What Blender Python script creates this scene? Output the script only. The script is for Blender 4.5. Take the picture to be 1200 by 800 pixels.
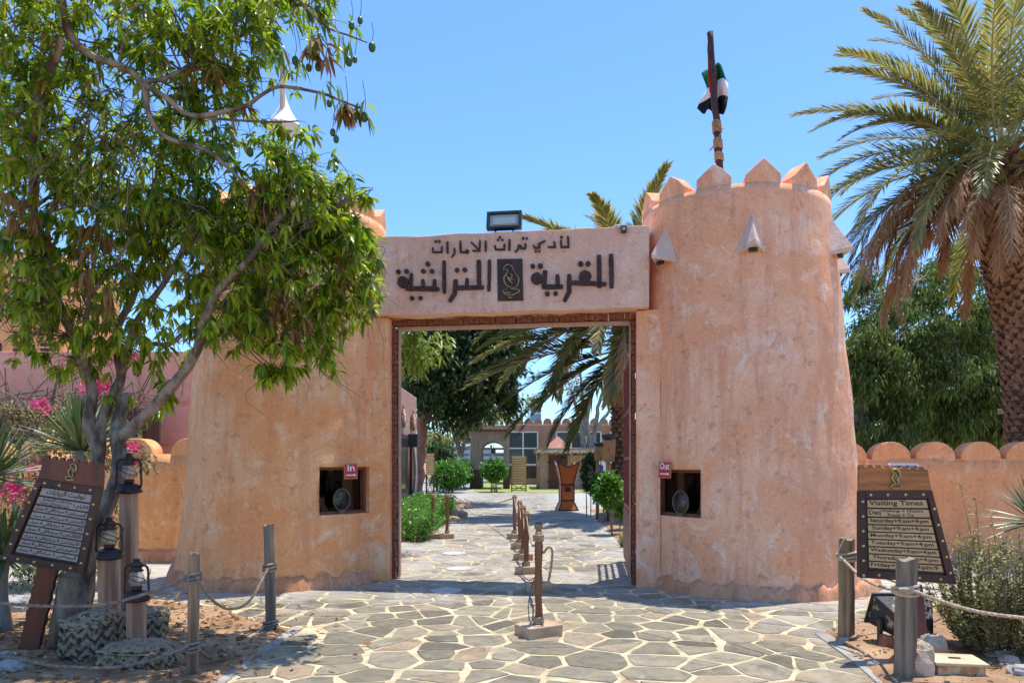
import bpy, math, random
import numpy as np
from mathutils import Vector, Matrix, noise
for o in list(bpy.data.objects): bpy.data.objects.remove(o)
R=math.radians; PI=math.pi
scene=bpy.context.scene; col=scene.collection
# ---------------- camera, sky, sun, exposure
F=850.; H=1.62; HY=543.
cam=bpy.data.objects.new('camera',bpy.data.cameras.new('camera')); col.objects.link(cam)
cam.location=(0,0,H); cam.rotation_euler=(R(90),0,0)
cam.data.sensor_width=36; cam.data.lens=F/1200*36; cam.data.shift_y=(HY-400)/1200
cam.data.clip_start=.05; cam.data.clip_end=3000; scene.camera=cam
sd=Vector((.155,.134,1)).normalized()
elev=math.asin(sd.z); az=math.atan2(sd.x,sd.y)
w=bpy.data.worlds.new('World'); scene.world=w; w.use_nodes=True
nt=w.node_tree; bg=nt.nodes['Background']; sk=nt.nodes.new('ShaderNodeTexSky')
sk.sky_type='NISHITA'; sk.sun_disc=False; sk.sun_elevation=elev; sk.sun_rotation=az
sk.air_density=1.0; sk.dust_density=.4; sk.ozone_density=3.0; sk.altitude=0
tn=nt.nodes.new('ShaderNodeMix'); tn.data_type='RGBA'; tn.blend_type='MULTIPLY'; tn.inputs[0].default_value=1; tn.inputs[7].default_value=(.56,.755,.96,1)
nt.links.new(sk.outputs[0],tn.inputs[6]); nt.links.new(tn.outputs[2],bg.inputs[0]); bg.inputs[1].default_value=.15
sl=bpy.data.lights.new('sun','SUN'); sl.energy=2.9; sl.angle=R(.5); sl.color=(1,.95,.87)
so=bpy.data.objects.new('sun',sl); col.objects.link(so); so.location=(3,5,30)
so.rotation_euler=sd.to_track_quat('Z','Y').to_euler()
vs=scene.view_settings; vs.view_transform='Standard'; vs.look='None'; vs.exposure=1.0; vs.gamma=1; vs.use_curve_mapping=False
scene.cycles.max_bounces=8; scene.cycles.diffuse_bounces=5; scene.cycles.transparent_max_bounces=6
scene.cycles.use_denoising=True
# ---------------- helpers
def P(px,py,Y): return Vector(((px-600)/F*Y,Y,H+(HY-py)/F*Y))
def G(px,py,z=0): Y=F*(H-z)/(py-HY); return Vector(((px-600)/F*Y,Y,z))
def base_of(p):
    v=Vector((0,0,0))
    while p is not None: v+=p.location; p=p.parent
    return v
def thing(name,loc,label,cat,group=None):
    o=bpy.data.objects.new(name,None); col.objects.link(o); o.location=loc; o.empty_display_size=.1
    tag(o,label,cat,group); return o
def tag(o,label=None,cat=None,group=None,kind=None):
    for k,v in (('label',label),('category',cat),('group',group),('kind',kind)):
        if v: o[k]=v
    return o
def copy_tree(o,parent=None):
    c=o.copy(); col.objects.link(c); c.parent=parent
    for ch in list(o.children): copy_tree(ch,c)
    return c
class MB:
    def __init__(s): s.v=[];s.f=[];s.m=[];s.sm=[]
    def add(s,vs,fs,smooth=False,mi=0):
        n=len(s.v); s.v.extend([tuple(v) for v in vs])
        for f in fs: s.f.append(tuple(n+i for i in f)); s.m.append(mi); s.sm.append(smooth)
        return s
    def box(s,c,size,rot=None,mi=0,taper=1.0):
        c=Vector(c); x,y,z=[a/2 for a in size]; vs=[]
        for k in (-1,1):
            t=taper if k>0 else 1
            for j,i in ((-1,-1),(-1,1),(1,1),(1,-1)):
                v=Vector((i*x*t,j*y*t,k*z)); vs.append(c+(rot@v if rot else v))
        return s.add(vs,[(3,2,1,0),(4,5,6,7),(0,1,5,4),(1,2,6,5),(2,3,7,6),(3,0,4,7)],False,mi)
    def tube(s,pts,rad,seg=8,caps=True,mi=0,smooth=True):
        pts=[Vector(p) for p in pts]; n=len(pts)
        if not hasattr(rad,'__len__'): rad=[rad]*n
        vs=[];fs=[];u=None
        for i,p in enumerate(pts):
            d=(pts[min(i+1,n-1)]-pts[max(i-1,0)]).normalized()
            if u is None: u=d.orthogonal().normalized()
            else:
                u=u-d*u.dot(d); u=u.normalized() if u.length>1e-6 else d.orthogonal().normalized()
            w_=d.cross(u)
            for k in range(seg):
                a=2*PI*k/seg; vs.append(p+(u*math.cos(a)+w_*math.sin(a))*rad[i])
        for i in range(n-1):
            for k in range(seg):
                k2=(k+1)%seg; fs.append((i*seg+k,i*seg+k2,(i+1)*seg+k2,(i+1)*seg+k))
        if caps: fs.append(tuple(range(seg))[::-1]); fs.append(tuple((n-1)*seg+k for k in range(seg)))
        return s.add(vs,fs,smooth,mi)
    def cyl(s,a,b,r0,r1=None,seg=12,mi=0,smooth=True): return s.tube([a,b],[r0,r0 if r1 is None else r1],seg,True,mi,smooth)
    def lathe(s,c,prof,seg=20,mi=0,smooth=True,rot=None):
        c=Vector(c); vs=[];fs=[]
        for r,z in prof:
            for k in range(seg):
                a=2*PI*k/seg; v=Vector((r*math.cos(a),r*math.sin(a),z)); vs.append(c+(rot@v if rot else v))
        for i in range(len(prof)-1):
            for k in range(seg):
                k2=(k+1)%seg; fs.append((i*seg+k,i*seg+k2,(i+1)*seg+k2,(i+1)*seg+k))
        fs.append(tuple(range(seg))[::-1]); fs.append(tuple((len(prof)-1)*seg+k for k in range(seg)))
        return s.add(vs,fs,smooth,mi)
    def prism(s,poly,d,mi=0):          # poly: 3D points (planar), d: extrusion vector
        n=len(poly); poly=[Vector(p) for p in poly]; d=Vector(d)
        return s.add(poly+[p+d for p in poly],[tuple(range(n)),tuple(range(2*n-1,n-1,-1))]+[(i,n+i,n+(i+1)%n,(i+1)%n) for i in range(n)],False,mi)
    def rock(s,c,r,seed,amp=.3,fl=.7,mi=0,seg=14,rings=9,smooth=False,rz=0):
        c=Vector(c); vs=[];fs=[]; rr=Matrix.Rotation(rz,3,'Z')
        for i in range(rings+1):
            t=PI*i/rings
            for k in range(seg):
                a=2*PI*k/seg; d=Vector((math.sin(t)*math.cos(a),math.sin(t)*math.sin(a),math.cos(t)))
                e=Vector([math.copysign(abs(q)**fl,q) for q in d])
                n_=noise.noise(d*1.6+Vector((seed*7.1,seed*3.3,0)))*amp+noise.noise(d*5+Vector((seed,0,seed)))*amp*.35
                v=e*(1+n_); vs.append(c+rr@Vector((v.x*r[0],v.y*r[1],v.z*r[2])))
        for i in range(rings):
            for k in range(seg): k2=(k+1)%seg; fs.append((i*seg+k,(i+1)*seg+k,(i+1)*seg+k2,i*seg+k2))
        return s.add(vs,fs,smooth,mi)
    def build(s,name,mats,parent=None,bevel=0,origin=None):
        if not isinstance(mats,(list,tuple)): mats=[mats]
        vs=np.array(s.v,dtype=float)
        if parent is not None: b=np.array(base_of(parent)); 
        elif origin is not None: b=np.array(origin,dtype=float)
        else:
            lo=vs.min(0);hi=vs.max(0); b=np.array([(lo[0]+hi[0])/2,(lo[1]+hi[1])/2,lo[2]])
        me=bpy.data.meshes.new(name); me.from_pydata((vs-b).tolist(),[],s.f)
        for m in mats: me.materials.append(m)
        me.polygons.foreach_set('material_index',s.m); me.polygons.foreach_set('use_smooth',s.sm); me.update()
        o=bpy.data.objects.new(name,me); col.objects.link(o)
        if parent is not None: o.parent=parent
        else: o.location=b
        if bevel:
            md=o.modifiers.new('bevel','BEVEL'); md.width=bevel; md.segments=2; md.limit_method='ANGLE'; md.angle_limit=R(40)
        return o
def interp(pts,n):       # Catmull-Rom through points (with any dimension)
    pts=[Vector(p) for p in pts]
    if len(pts)<3: return [pts[0].lerp(pts[-1],i/n) for i in range(n+1)]
    out=[]; e=[pts[0]*2-pts[1]]+pts+[pts[-1]*2-pts[-2]]; m=len(pts)-1
    for j in range(n+1):
        t=j/n*m; i=min(int(t),m-1); t-=i; a,b,c,d=e[i:i+4]
        out.append(.5*((2*b)+(c-a)*t+(2*a-5*b+4*c-d)*t*t+(3*b-a-3*c+d)*t**3))
    return out
# ---------------- materials
def nodes(name):
    m=bpy.data.materials.new(name); m.use_nodes=True; t=m.node_tree; return m,t,t.nodes['Principled BSDF'],t.nodes.new,t.links.new
def ramp(N,stops,interp_='LINEAR'):
    r=N('ShaderNodeValToRGB'); e=r.color_ramp.elements; r.color_ramp.interpolation=interp_
    while len(e)<len(stops): e.new(.5)
    for q,(p,c) in zip(e,stops): q.position=p; q.color=(*c,1) if len(c)==3 else c
    return r
def mixc(N,L,fac,a,b,mode='MIX'):
    m=N('ShaderNodeMix'); m.data_type='RGBA'; m.blend_type=mode
    for s_,v in ((0,fac),(6,a),(7,b)):
        if hasattr(v,'links') or hasattr(v,'is_linked'): L(v,m.inputs[s_])
        else: m.inputs[s_].default_value=(*v,1) if hasattr(v,'__len__') else v
    return m.outputs[2]
def coords(N,L,scale=(1,1,1),geo=False):
    mp=N('ShaderNodeMapping'); mp.inputs['Scale'].default_value=scale
    if geo: L(N('ShaderNodeNewGeometry').outputs['Position'],mp.inputs[0])
    else: L(N('ShaderNodeTexCoord').outputs['Object'],mp.inputs[0])
    return mp.outputs[0]
def ntex(N,L,co,scale,detail=4,rough=.55,dist=0):
    n=N('ShaderNodeTexNoise'); n.inputs['Scale'].default_value=scale; n.inputs['Detail'].default_value=detail
    n.inputs['Roughness'].default_value=rough; n.inputs['Distortion'].default_value=dist; L(co,n.inputs['Vector']); return n.outputs['Fac']
def bump(N,L,b,h,strength=.3,dist=.01,prev=None):
    q=N('ShaderNodeBump'); q.inputs['Strength'].default_value=strength; q.inputs['Distance'].default_value=dist; L(h,q.inputs['Height'])
    if prev is not None: L(prev,q.inputs['Normal'])
    if b is not None: L(q.outputs[0],b.inputs['Normal'])
    return q.outputs[0]
def simple(name,c1,c2=None,scale=8,rough=.7,bmp=.15,bs=None,metal=0,stretch=(1,1,1),detail=5,bd=.01,contrast=.15,spec=None):
    m,t,b,N,L=nodes(name); co=coords(N,L,stretch)
    c2=c2 or tuple(x*.7 for x in c1)
    r=ramp(N,[(.5-contrast,c1),(.5+contrast,c2)]); L(ntex(N,L,co,scale,detail),r.inputs[0]); L(r.outputs[0],b.inputs['Base Color'])
    b.inputs['Roughness'].default_value=rough; b.inputs['Metallic'].default_value=metal
    if spec is not None: b.inputs['Specular IOR Level'].default_value=spec
    if bmp: bump(N,L,b,ntex(N,L,co,bs or scale*4,4),bmp,bd)
    return m
def plaster(name,base,warm,pale,stain,seed=0,scale=1.0,smooth=False):
    m,t,b,N,L=nodes(name)
    co=coords(N,L,(scale,scale,scale),geo=True)
    off=N('ShaderNodeVectorMath'); off.inputs[1].default_value=(seed*13.7,seed*5.1,seed*3.3); L(co,off.inputs[0]); co=off.outputs[0]
    n1=ntex(N,L,co,.9,6,.6,.6); r1=ramp(N,[(.42,base),(.56,warm)]); L(n1,r1.inputs[0])
    n2=ntex(N,L,co,2.3,9,.7,1.4); r2=ramp(N,[(.52,(0,0,0)),(.65,(.9,.9,.9))]); L(n2,r2.inputs[0])
    c=mixc(N,L,r2.outputs[0],r1.outputs[0],pale)
    mp=N('ShaderNodeMapping'); mp.inputs['Scale'].default_value=(5,5,.55); L(co,mp.inputs[0])
    n3=ntex(N,L,mp.outputs[0],1.3,6,.65,.4); r3=ramp(N,[(.48,(0,0,0)),(.68,(.9,.9,.9))]); L(n3,r3.inputs[0])
    c=mixc(N,L,r3.outputs[0],c,stain)
    n4=ntex(N,L,co,7.5,8,.7,.25); r4=ramp(N,[(.55,(0,0,0)),(.66,(.75,.75,.75))]); L(n4,r4.inputs[0])
    c=mixc(N,L,r4.outputs[0],c,tuple(x*.78 for x in stain))
    n5=ntex(N,L,co,40,4,.6); r5=ramp(N,[(.3,(.86,.86,.86)),(.7,(1.1,1.1,1.1))]); L(n5,r5.inputs[0])
    c=mixc(N,L,1.0,c,r5.outputs[0],'MULTIPLY')
    L(c,b.inputs['Base Color']); b.inputs['Roughness'].default_value=.92; b.inputs['Specular IOR Level'].default_value=.2
    h=ntex(N,L,co,3.5,9,.66,.8)
    p=bump(N,L,None,h,.45 if not smooth else .15,.05); bump(N,L,b,ntex(N,L,co,45,4,.7),.35 if not smooth else .15,.008,p)
    return m
def leafmat(name,cols,trans=(.25,.4,.03),tw=.35,rough=.4,spec=.5):
    m,t,b,N,L=nodes(name); g=N('ShaderNodeNewGeometry')
    n=len(cols); r=ramp(N,[(i/max(n-1,1),c) for i,c in enumerate(cols)]); L(g.outputs['Random Per Island'],r.inputs[0])
    L(r.outputs[0],b.inputs['Base Color']); b.inputs['Roughness'].default_value=rough; b.inputs['Specular IOR Level'].default_value=spec
    tr=N('ShaderNodeBsdfTranslucent'); L(mixc(N,L,.5,r.outputs[0],trans),tr.inputs[0])
    mx=N('ShaderNodeMixShader'); mx.inputs[0].default_value=tw; L(b.outputs[0],mx.inputs[1]); L(tr.outputs[0],mx.inputs[2])
    L(mx.outputs[0],t.nodes['Material Output'].inputs[0]); return m
def glassm(name,c=(.02,.025,.03),rough=.06):
    m,t,b,N,L=nodes(name); b.inputs['Base Color'].default_value=(*c,1); b.inputs['Roughness'].default_value=rough; b.inputs['Specular IOR Level'].default_value=.8; return m
M={}
M['tower_l']=plaster('plaster_orange',(.93,.51,.26),(.89,.39,.155),(.94,.64,.41),(.80,.35,.17),1)
M['tower_r']=plaster('plaster_pink',(.93,.54,.345),(.89,.42,.22),(.94,.67,.49),(.78,.35,.20),2)
M['lintel']=plaster('plaster_lintel',(.84,.54,.40),(.80,.47,.32),(.87,.61,.48),(.72,.42,.29),3)
M['skirt']=plaster('plaster_skirt',(.72,.37,.22),(.66,.29,.14),(.78,.48,.33),(.50,.22,.11),4,1.6)
M['pale']=plaster('plaster_cap',(.74,.55,.44),(.72,.50,.38),(.78,.62,.52),(.66,.46,.36),5)
M['wall_o']=plaster('plaster_ochre',(.90,.48,.21),(.87,.39,.145),(.92,.58,.32),(.78,.34,.13),6)
M['wall_r']=plaster('plaster_salmon',(.92,.43,.20),(.88,.37,.15),(.93,.50,.27),(.80,.33,.14),7)
M['salmon']=plaster('painted_salmon',(.90,.43,.31),(.89,.41,.295),(.91,.47,.35),(.86,.37,.26),8,1,True)
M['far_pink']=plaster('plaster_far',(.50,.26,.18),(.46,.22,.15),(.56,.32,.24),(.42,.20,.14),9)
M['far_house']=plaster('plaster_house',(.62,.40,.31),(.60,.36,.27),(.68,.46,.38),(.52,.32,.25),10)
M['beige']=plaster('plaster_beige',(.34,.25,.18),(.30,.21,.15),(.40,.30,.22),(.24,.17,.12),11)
M['wood_dark']=simple('dark_wood',(.075,.032,.018),(.03,.014,.01),6,.55,.4,30,0,(1,1,.15))
M['wood_red']=simple('red_wood',(.20,.055,.02),(.09,.028,.014),7,.5,.5,24,0,(1,1,.12))
M['wood_crown']=simple('crown_wood',(.48,.17,.035),(.12,.04,.012),7,.5,.4,24,0,(.2,1,1.8),6,.01,.12)
M['wood_slat']=simple('tan_slat',(.62,.42,.20),(.46,.29,.13),5,.6,.3,24,0,(.15,1,1))
M['wood_grey_slat']=simple('weathered_slat',(.42,.37,.30),(.30,.26,.22),5,.6,.3,24,0,(.15,1,1))
M['ink']=simple('dark_lettering',(.045,.025,.015),(.03,.015,.01),8,.6,0)
M['char']=simple('charred_wood',(.085,.035,.028),(.035,.016,.013),14,.75,.8,40,0,(1,1,1))
M['post_grey']=simple('weathered_post',(.38,.25,.14),(.11,.07,.04),14,.85,.9,30,0,(1,1,.07),6,.01,.12)
M['post_blue']=simple('grey_painted_post',(.31,.23,.155),(.11,.08,.055),14,.8,.9,30,0,(1,1,.07),6,.01,.12)
M['post_pink']=simple('pinkish_post',(.56,.33,.20),(.24,.125,.075),10,.85,.9,26,0,(1,1,.07),6,.01,.12)
M['stan']=simple('brown_stanchion',(.24,.095,.035),(.10,.04,.018),9,.5,.4,26,0,(1,1,.15))
M['boxwood']=simple('base_wood',(.60,.43,.27),(.36,.23,.13),5,.75,.4,22,0,(.3,1,1))
M['rope']=simple('rope',(.50,.36,.21),(.28,.19,.11),30,.9,.5,90)
M['rope_grey']=simple('grey_rope',(.30,.25,.19),(.15,.12,.10),30,.9,.5,90)
M['rope_pale']=simple('pale_rope',(.62,.50,.34),(.40,.30,.20),30,.9,.5,90)
M['bark']=simple('bark',(.34,.27,.20),(.10,.07,.05),9,.9,1.0,26,0,(1,1,.45),9,.03,.1)
M['bark_grey']=simple('grey_bark',(.30,.27,.23),(.14,.12,.10),6,.85,.7,22,0,(1,1,.4))
M['bark_red']=simple('reddish_bark',(.40,.22,.15),(.24,.12,.08),5,.85,.6,20,0,(1,1,.5))
M['twig']=simple('twig',(.24,.17,.11),(.13,.09,.06),5,.85,0)
M['palm_core']=simple('palm_core',(.12,.07,.045),(.06,.035,.025),9,.9,.6,30)
M['palm_bark']=simple('palm_bark',(.38,.22,.13),(.13,.065,.038),9,.9,.8,30,0,(1,1,1),6,.02)
M['rust']=simple('lantern_iron',(.075,.045,.035),(.035,.022,.02),14,.45,.3,40,.5)
M['iron']=simple('gate_iron',(.23,.065,.04),(.12,.035,.025),10,.5,.2,40,.1)
M['black']=simple('black_paint',(.018,.018,.022),(.03,.03,.034),12,.4,.1)
M['brass']=simple('brass',(.75,.50,.20),(.60,.38,.15),20,.35,.1,60,.7)
M['gold']=simple('gilt_metal',(.52,.40,.17),(.26,.18,.08),20,.4,.2,60,.4)
M['white']=simple('white_paint',(.8,.8,.8),(.72,.72,.72),10,.6,.05)
M['brick']=simple('brick_edge',(.34,.12,.065),(.16,.06,.035),26,.9,1.0,60,0,(1,1,1),6,.02)
M['red']=simple('red_sign',(.55,.025,.03),(.48,.02,.025),10,.45,0)
M['ochre_edge']=simple('wood_edge',(.55,.28,.09),(.42,.2,.06),10,.6,.1)
M['blue']=simple('blue_sign',(.03,.07,.27),(.025,.06,.22),5,.4,0)
M['glass_dark']=glassm('dark_glass'); M['dark']=simple('dark_interior',(.02,.017,.014),(.035,.028,.02),4,.6,0)
M['curtain']=simple('brown_panel',(.30,.23,.14),(.20,.15,.09),3,.6,.2,10,0,(4,4,.2))
M['pane']=glassm('window_glass',(.05,.06,.065),.1)
M['stone_lt']=simple('pale_stone',(.55,.42,.30),(.36,.27,.19),6,.9,.6,22)
M['stone_gr']=simple('grey_stone',(.40,.38,.35),(.25,.23,.21),6,.85,.4,22)
M['stone_rd']=simple('red_stone',(.38,.17,.09),(.22,.09,.05),6,.9,.6,22)
M['manhole']=simple('manhole_cover',(.55,.53,.50),(.42,.40,.38),9,.8,.2,30)
M['orange']=simple('orange_burner',(.56,.15,.035),(.46,.115,.03),3,.45,.1,10)
M['straw']=simple('thatch',(.50,.40,.27),(.28,.21,.13),20,.9,.9,60,0,(1,1,3),6,.03)
M['kraft']=simple('brown_board',(.40,.22,.08),(.28,.14,.05),5,.6,.3,20)
M['concrete']=simple('path_edging',(.42,.38,.32),(.28,.25,.21),4,.9,.3,40)
# ---------------- ground
def sandmat():
    m,t,b,N,L=nodes('sand'); co=coords(N,L,(1,1,1),geo=True)
    r=ramp(N,[(.32,(.50,.32,.18)),(.5,(.34,.195,.10)),(.68,(.19,.105,.055))]); L(ntex(N,L,co,1.4,8,.65,.5),r.inputs[0])
    r2=ramp(N,[(.62,(0,0,0)),(.7,(1,1,1))]); L(ntex(N,L,co,22,4,.6),r2.inputs[0])
    L(mixc(N,L,r2.outputs[0],r.outputs[0],(.22,.125,.065)),b.inputs['Base Color']); b.inputs['Roughness'].default_value=.95
    p=bump(N,L,None,ntex(N,L,co,9,8,.7),.6,.04); bump(N,L,b,ntex(N,L,co,70,3,.7),.5,.01,p); return m
M['sand']=sandmat()
def slabmat():
    m,t,b,N,L=nodes('paving_slab'); co=coords(N,L,(1,1,1),geo=True); g=N('ShaderNodeNewGeometry')
    r=ramp(N,[(0,(.105,.09,.06)),(.12,(.17,.145,.095)),(.5,(.225,.192,.13)),(.8,(.29,.245,.165)),(1,(.35,.235,.14))]); L(g.outputs['Random Per Island'],r.inputs[0])
    n=ntex(N,L,co,5,9,.68,1.0); rr=ramp(N,[(.3,(.55,.56,.58)),(.5,(1,1,1)),(.72,(1.4,1.3,1.15))]); L(n,rr.inputs[0])
    c=mixc(N,L,1.0,r.outputs[0],rr.outputs[0],'MULTIPLY')
    # pale mottling over the slabs, stronger farther back and to the sides
    sx=N('ShaderNodeSeparateXYZ'); L(g.outputs['Position'],sx.inputs[0])
    mr=N('ShaderNodeMapRange'); mr.inputs[1].default_value=7.2; mr.inputs[2].default_value=9.6; mr.inputs[3].default_value=-.14; mr.inputs[4].default_value=.13; L(sx.outputs[1],mr.inputs[0])
    ab=N('ShaderNodeMath'); ab.operation='ABSOLUTE'; L(sx.outputs[0],ab.inputs[0])
    m2=N('ShaderNodeMapRange'); m2.inputs[1].default_value=1.2; m2.inputs[2].default_value=3.4; m2.inputs[3].default_value=0; m2.inputs[4].default_value=.2; L(ab.outputs[0],m2.inputs[0])
    ad=N('ShaderNodeMath'); L(mr.outputs[0],ad.inputs[0]); L(m2.outputs[0],ad.inputs[1])
    a2=N('ShaderNodeMath'); L(ad.outputs[0],a2.inputs[0]); L(ntex(N,L,co,1.1,8,.7,.8),a2.inputs[1])
    rd=ramp(N,[(.5,(0,0,0)),(.82,(.85,.85,.85))]); L(a2.outputs[0],rd.inputs[0])
    c=mixc(N,L,rd.outputs[0],c,(.50,.475,.43))
    rs=ramp(N,[(.57,(0,0,0)),(.70,(.8,.8,.8))]); L(ntex(N,L,co,2.6,9,.75,.9),rs.inputs[0]); c=mixc(N,L,rs.outputs[0],c,(.46,.38,.27))
    rk=ramp(N,[(.60,(0,0,0)),(.66,(.7,.7,.7))]); L(ntex(N,L,co,9,6,.75,.4),rk.inputs[0]); c=mixc(N,L,rk.outputs[0],c,(.11,.10,.085))
    L(c,b.inputs['Base Color']); b.inputs['Roughness'].default_value=.75
    p=bump(N,L,None,ntex(N,L,co,4,8,.7,.6),.7,.04); bump(N,L,b,ntex(N,L,co,40,6,.75),.6,.01,p); return m
M['slab']=slabmat()
M['mortar']=simple('mortar',(.68,.56,.34),(.36,.29,.18),5,.95,.6,40,0,(1,1,1),6,.01)
M['grass_y']=simple('dry_lawn',(.34,.34,.10),(.22,.26,.06),2,.95,.5,50)
mb=MB(); mb.add([(-900,-300,0),(900,-300,0),(900,1500,0),(-900,1500,0)],[(0,1,2,3)]); tag(mb.build('ground',M['sand'],origin=(0,0,0)),kind='structure')
mb=MB(); mb.add([(-16,1.5,.004),(17,1.5,.004),(17,40,.004),(-16,40,.004)],[(0,1,2,3)]); tag(mb.build('pavement',M['mortar'],origin=(0,0,0)),kind='structure')
rng=random.Random(5)
def in_poly(x,y,poly):
    c=False; j=len(poly)-1
    for i in range(len(poly)):
        xi,yi=poly[i][:2]; xj,yj=poly[j][:2]
        if (yi>y)!=(yj>y) and x<(xj-xi)*(y-yi)/(yj-yi)+xi: c=not c
        j=i
    return c
BL=[G(a,b) for a,b in ((345,739),(300,728),(255,712),(180,704),(60,703),(-60,712))]+[Vector((-7.5,7.6,0)),Vector((-7.5,3,0)),Vector((-1.7,3,0)),G(250,806)]
BR=[G(965,742),G(990,733),G(1040,722),G(1110,706),G(1260,694)]+[Vector((9.5,9,0)),Vector((9.5,3,0)),Vector((2.3,3,0)),G(1030,806),G(1003,775)]
BIN_R=[Vector(p) for p in ((1.95,11.6,0),(2.02,12.6,0),(2.35,18,0),(2.72,25.5,0),(5,27,0),(9,27,0),(9,11.6,0))]
BIN_L=[Vector(p) for p in ((-1.75,15.0,0),(-1.95,19,0),(-2.0,27,0),(-3.3,30,0),(-4.6,30,0),(-4.6,15,0))]
def slabs():
    x0,x1,y0,y1=-9.5,9.5,2.6,40; pts=[]
    cell={}
    def near(x,y,d):
        i,j=int(x//.5),int(y//.5)
        for a in range(i-2,i+3):
            for b in range(j-2,j+3):
                for q in cell.get((a,b),()):
                    if (q[0]-x)**2+(q[1]-y)**2<d*d: return True
        return False
    tries=0
    while tries<30000:
        tries+=1; x=rng.uniform(x0,x1); y=rng.uniform(y0,y1)
        if near(x,y,rng.choice((.2,.3,.34,.4,.46))): continue
        cell.setdefault((int(x//.5),int(y//.5)),[]).append((x,y)); pts.append((x,y))
    mb=MB(); nb=rng.random
    for x,y in pts:
        if any(in_poly(x,y,b) for b in (BL,BR,BIN_R,BIN_L)): continue
        poly=[(x-1,y-1),(x+1,y-1),(x+1,y+1),(x-1,y+1)]
        i,j=int(x//.5),int(y//.5)
        for a in range(i-3,i+4):
            for b in range(j-3,j+4):
                for q in cell.get((a,b),()):
                    if q==(x,y): continue
                    nx,ny=q[0]-x,q[1]-y; dd=math.hypot(nx,ny); nx/=dd; ny/=dd
                    gap=.009+.012*abs(math.sin(q[0]*7+q[1]*5+x*7+y*5)); lim=dd/2-gap
                    out=[]
                    for k in range(len(poly)):
                        p0,p1=poly[k],poly[(k+1)%len(poly)]
                        d0=(p0[0]-x)*nx+(p0[1]-y)*ny-lim; d1=(p1[0]-x)*nx+(p1[1]-y)*ny-lim
                        if d0<=0: out.append(p0)
                        if d0*d1<0: t=d0/(d0-d1); out.append((p0[0]+(p1[0]-p0[0])*t,p0[1]+(p1[1]-p0[1])*t))
                    poly=out
                    if len(poly)<3: break
                if len(poly)<3: break
            if len(poly)<3: break
        if len(poly)<3: continue
        # drop tiny edges, jitter and roughen the outline
        q=[]
        for k in range(len(poly)):
            if math.hypot(poly[k][0]-poly[k-1][0],poly[k][1]-poly[k-1][1])>.10: q.append(poly[k])
        if len(q)<3: continue
        area=abs(sum(q[k-1][0]*q[k][1]-q[k][0]*q[k-1][1] for k in range(len(q))))/2
        parts=[q]
        if area>.12 and rng.random()<.5:
            cx=sum(p[0] for p in q)/len(q); cy=sum(p[1] for p in q)/len(q); an=rng.uniform(0,PI); ax_,ay_=math.cos(an),math.sin(an); parts=[]
            for sg in (-1,1):
                o2=[]
                for k in range(len(q)):
                    p0,p1=q[k],q[(k+1)%len(q)]; d0=((p0[0]-cx)*ax_+(p0[1]-cy)*ay_)*sg+.012; d1=((p1[0]-cx)*ax_+(p1[1]-cy)*ay_)*sg+.012
                    if d0<=0: o2.append(p0)
                    if d0*d1<0: t=d0/(d0-d1); o2.append((p0[0]+(p1[0]-p0[0])*t,p0[1]+(p1[1]-p0[1])*t))
                if len(o2)>=3: parts.append(o2)
        for poly in parts: one(mb,poly,y<14)
    return mb
def one(mb,poly,detail):
    if 1:
        x=sum(p[0] for p in poly)/len(poly); y=sum(p[1] for p in poly)/len(poly); out=[]
        for k in range(len(poly)):
            a,b=poly[k],poly[(k+1)%len(poly)]; L_=math.hypot(b[0]-a[0],b[1]-a[1]); n=max(1,int(L_/.09)) if detail else 1
            for s in range(n):
                t=(s+(.18 if (s==0 and detail and n>1) else 0))/n; j=.006 if detail else .01
                out.append((a[0]+(b[0]-a[0])*t+rng.uniform(-j,j),a[1]+(b[1]-a[1])*t+rng.uniform(-j,j)))
        z=.010+rng.uniform(-.002,.004); tx=rng.uniform(-.004,.004); ty=rng.uniform(-.004,.004); n=len(out)
        lo=[(a,b,.003) for a,b in out]
        mi_=[(x+(a-x)*.985,y+(b-y)*.985,z-.003+tx*(a-x)+ty*(b-y)) for a,b in out]
        hi=[(x+(a-x)*.955,y+(b-y)*.955,z+tx*(a-x)+ty*(b-y)) for a,b in out]
        fs=[tuple(range(2*n,3*n))]+[(k,(k+1)%n,n+(k+1)%n,n+k) for k in range(n)]+[(n+k,n+(k+1)%n,2*n+(k+1)%n,2*n+k) for k in range(n)]
        mb.add(lo+mi_+hi,fs)

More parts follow.
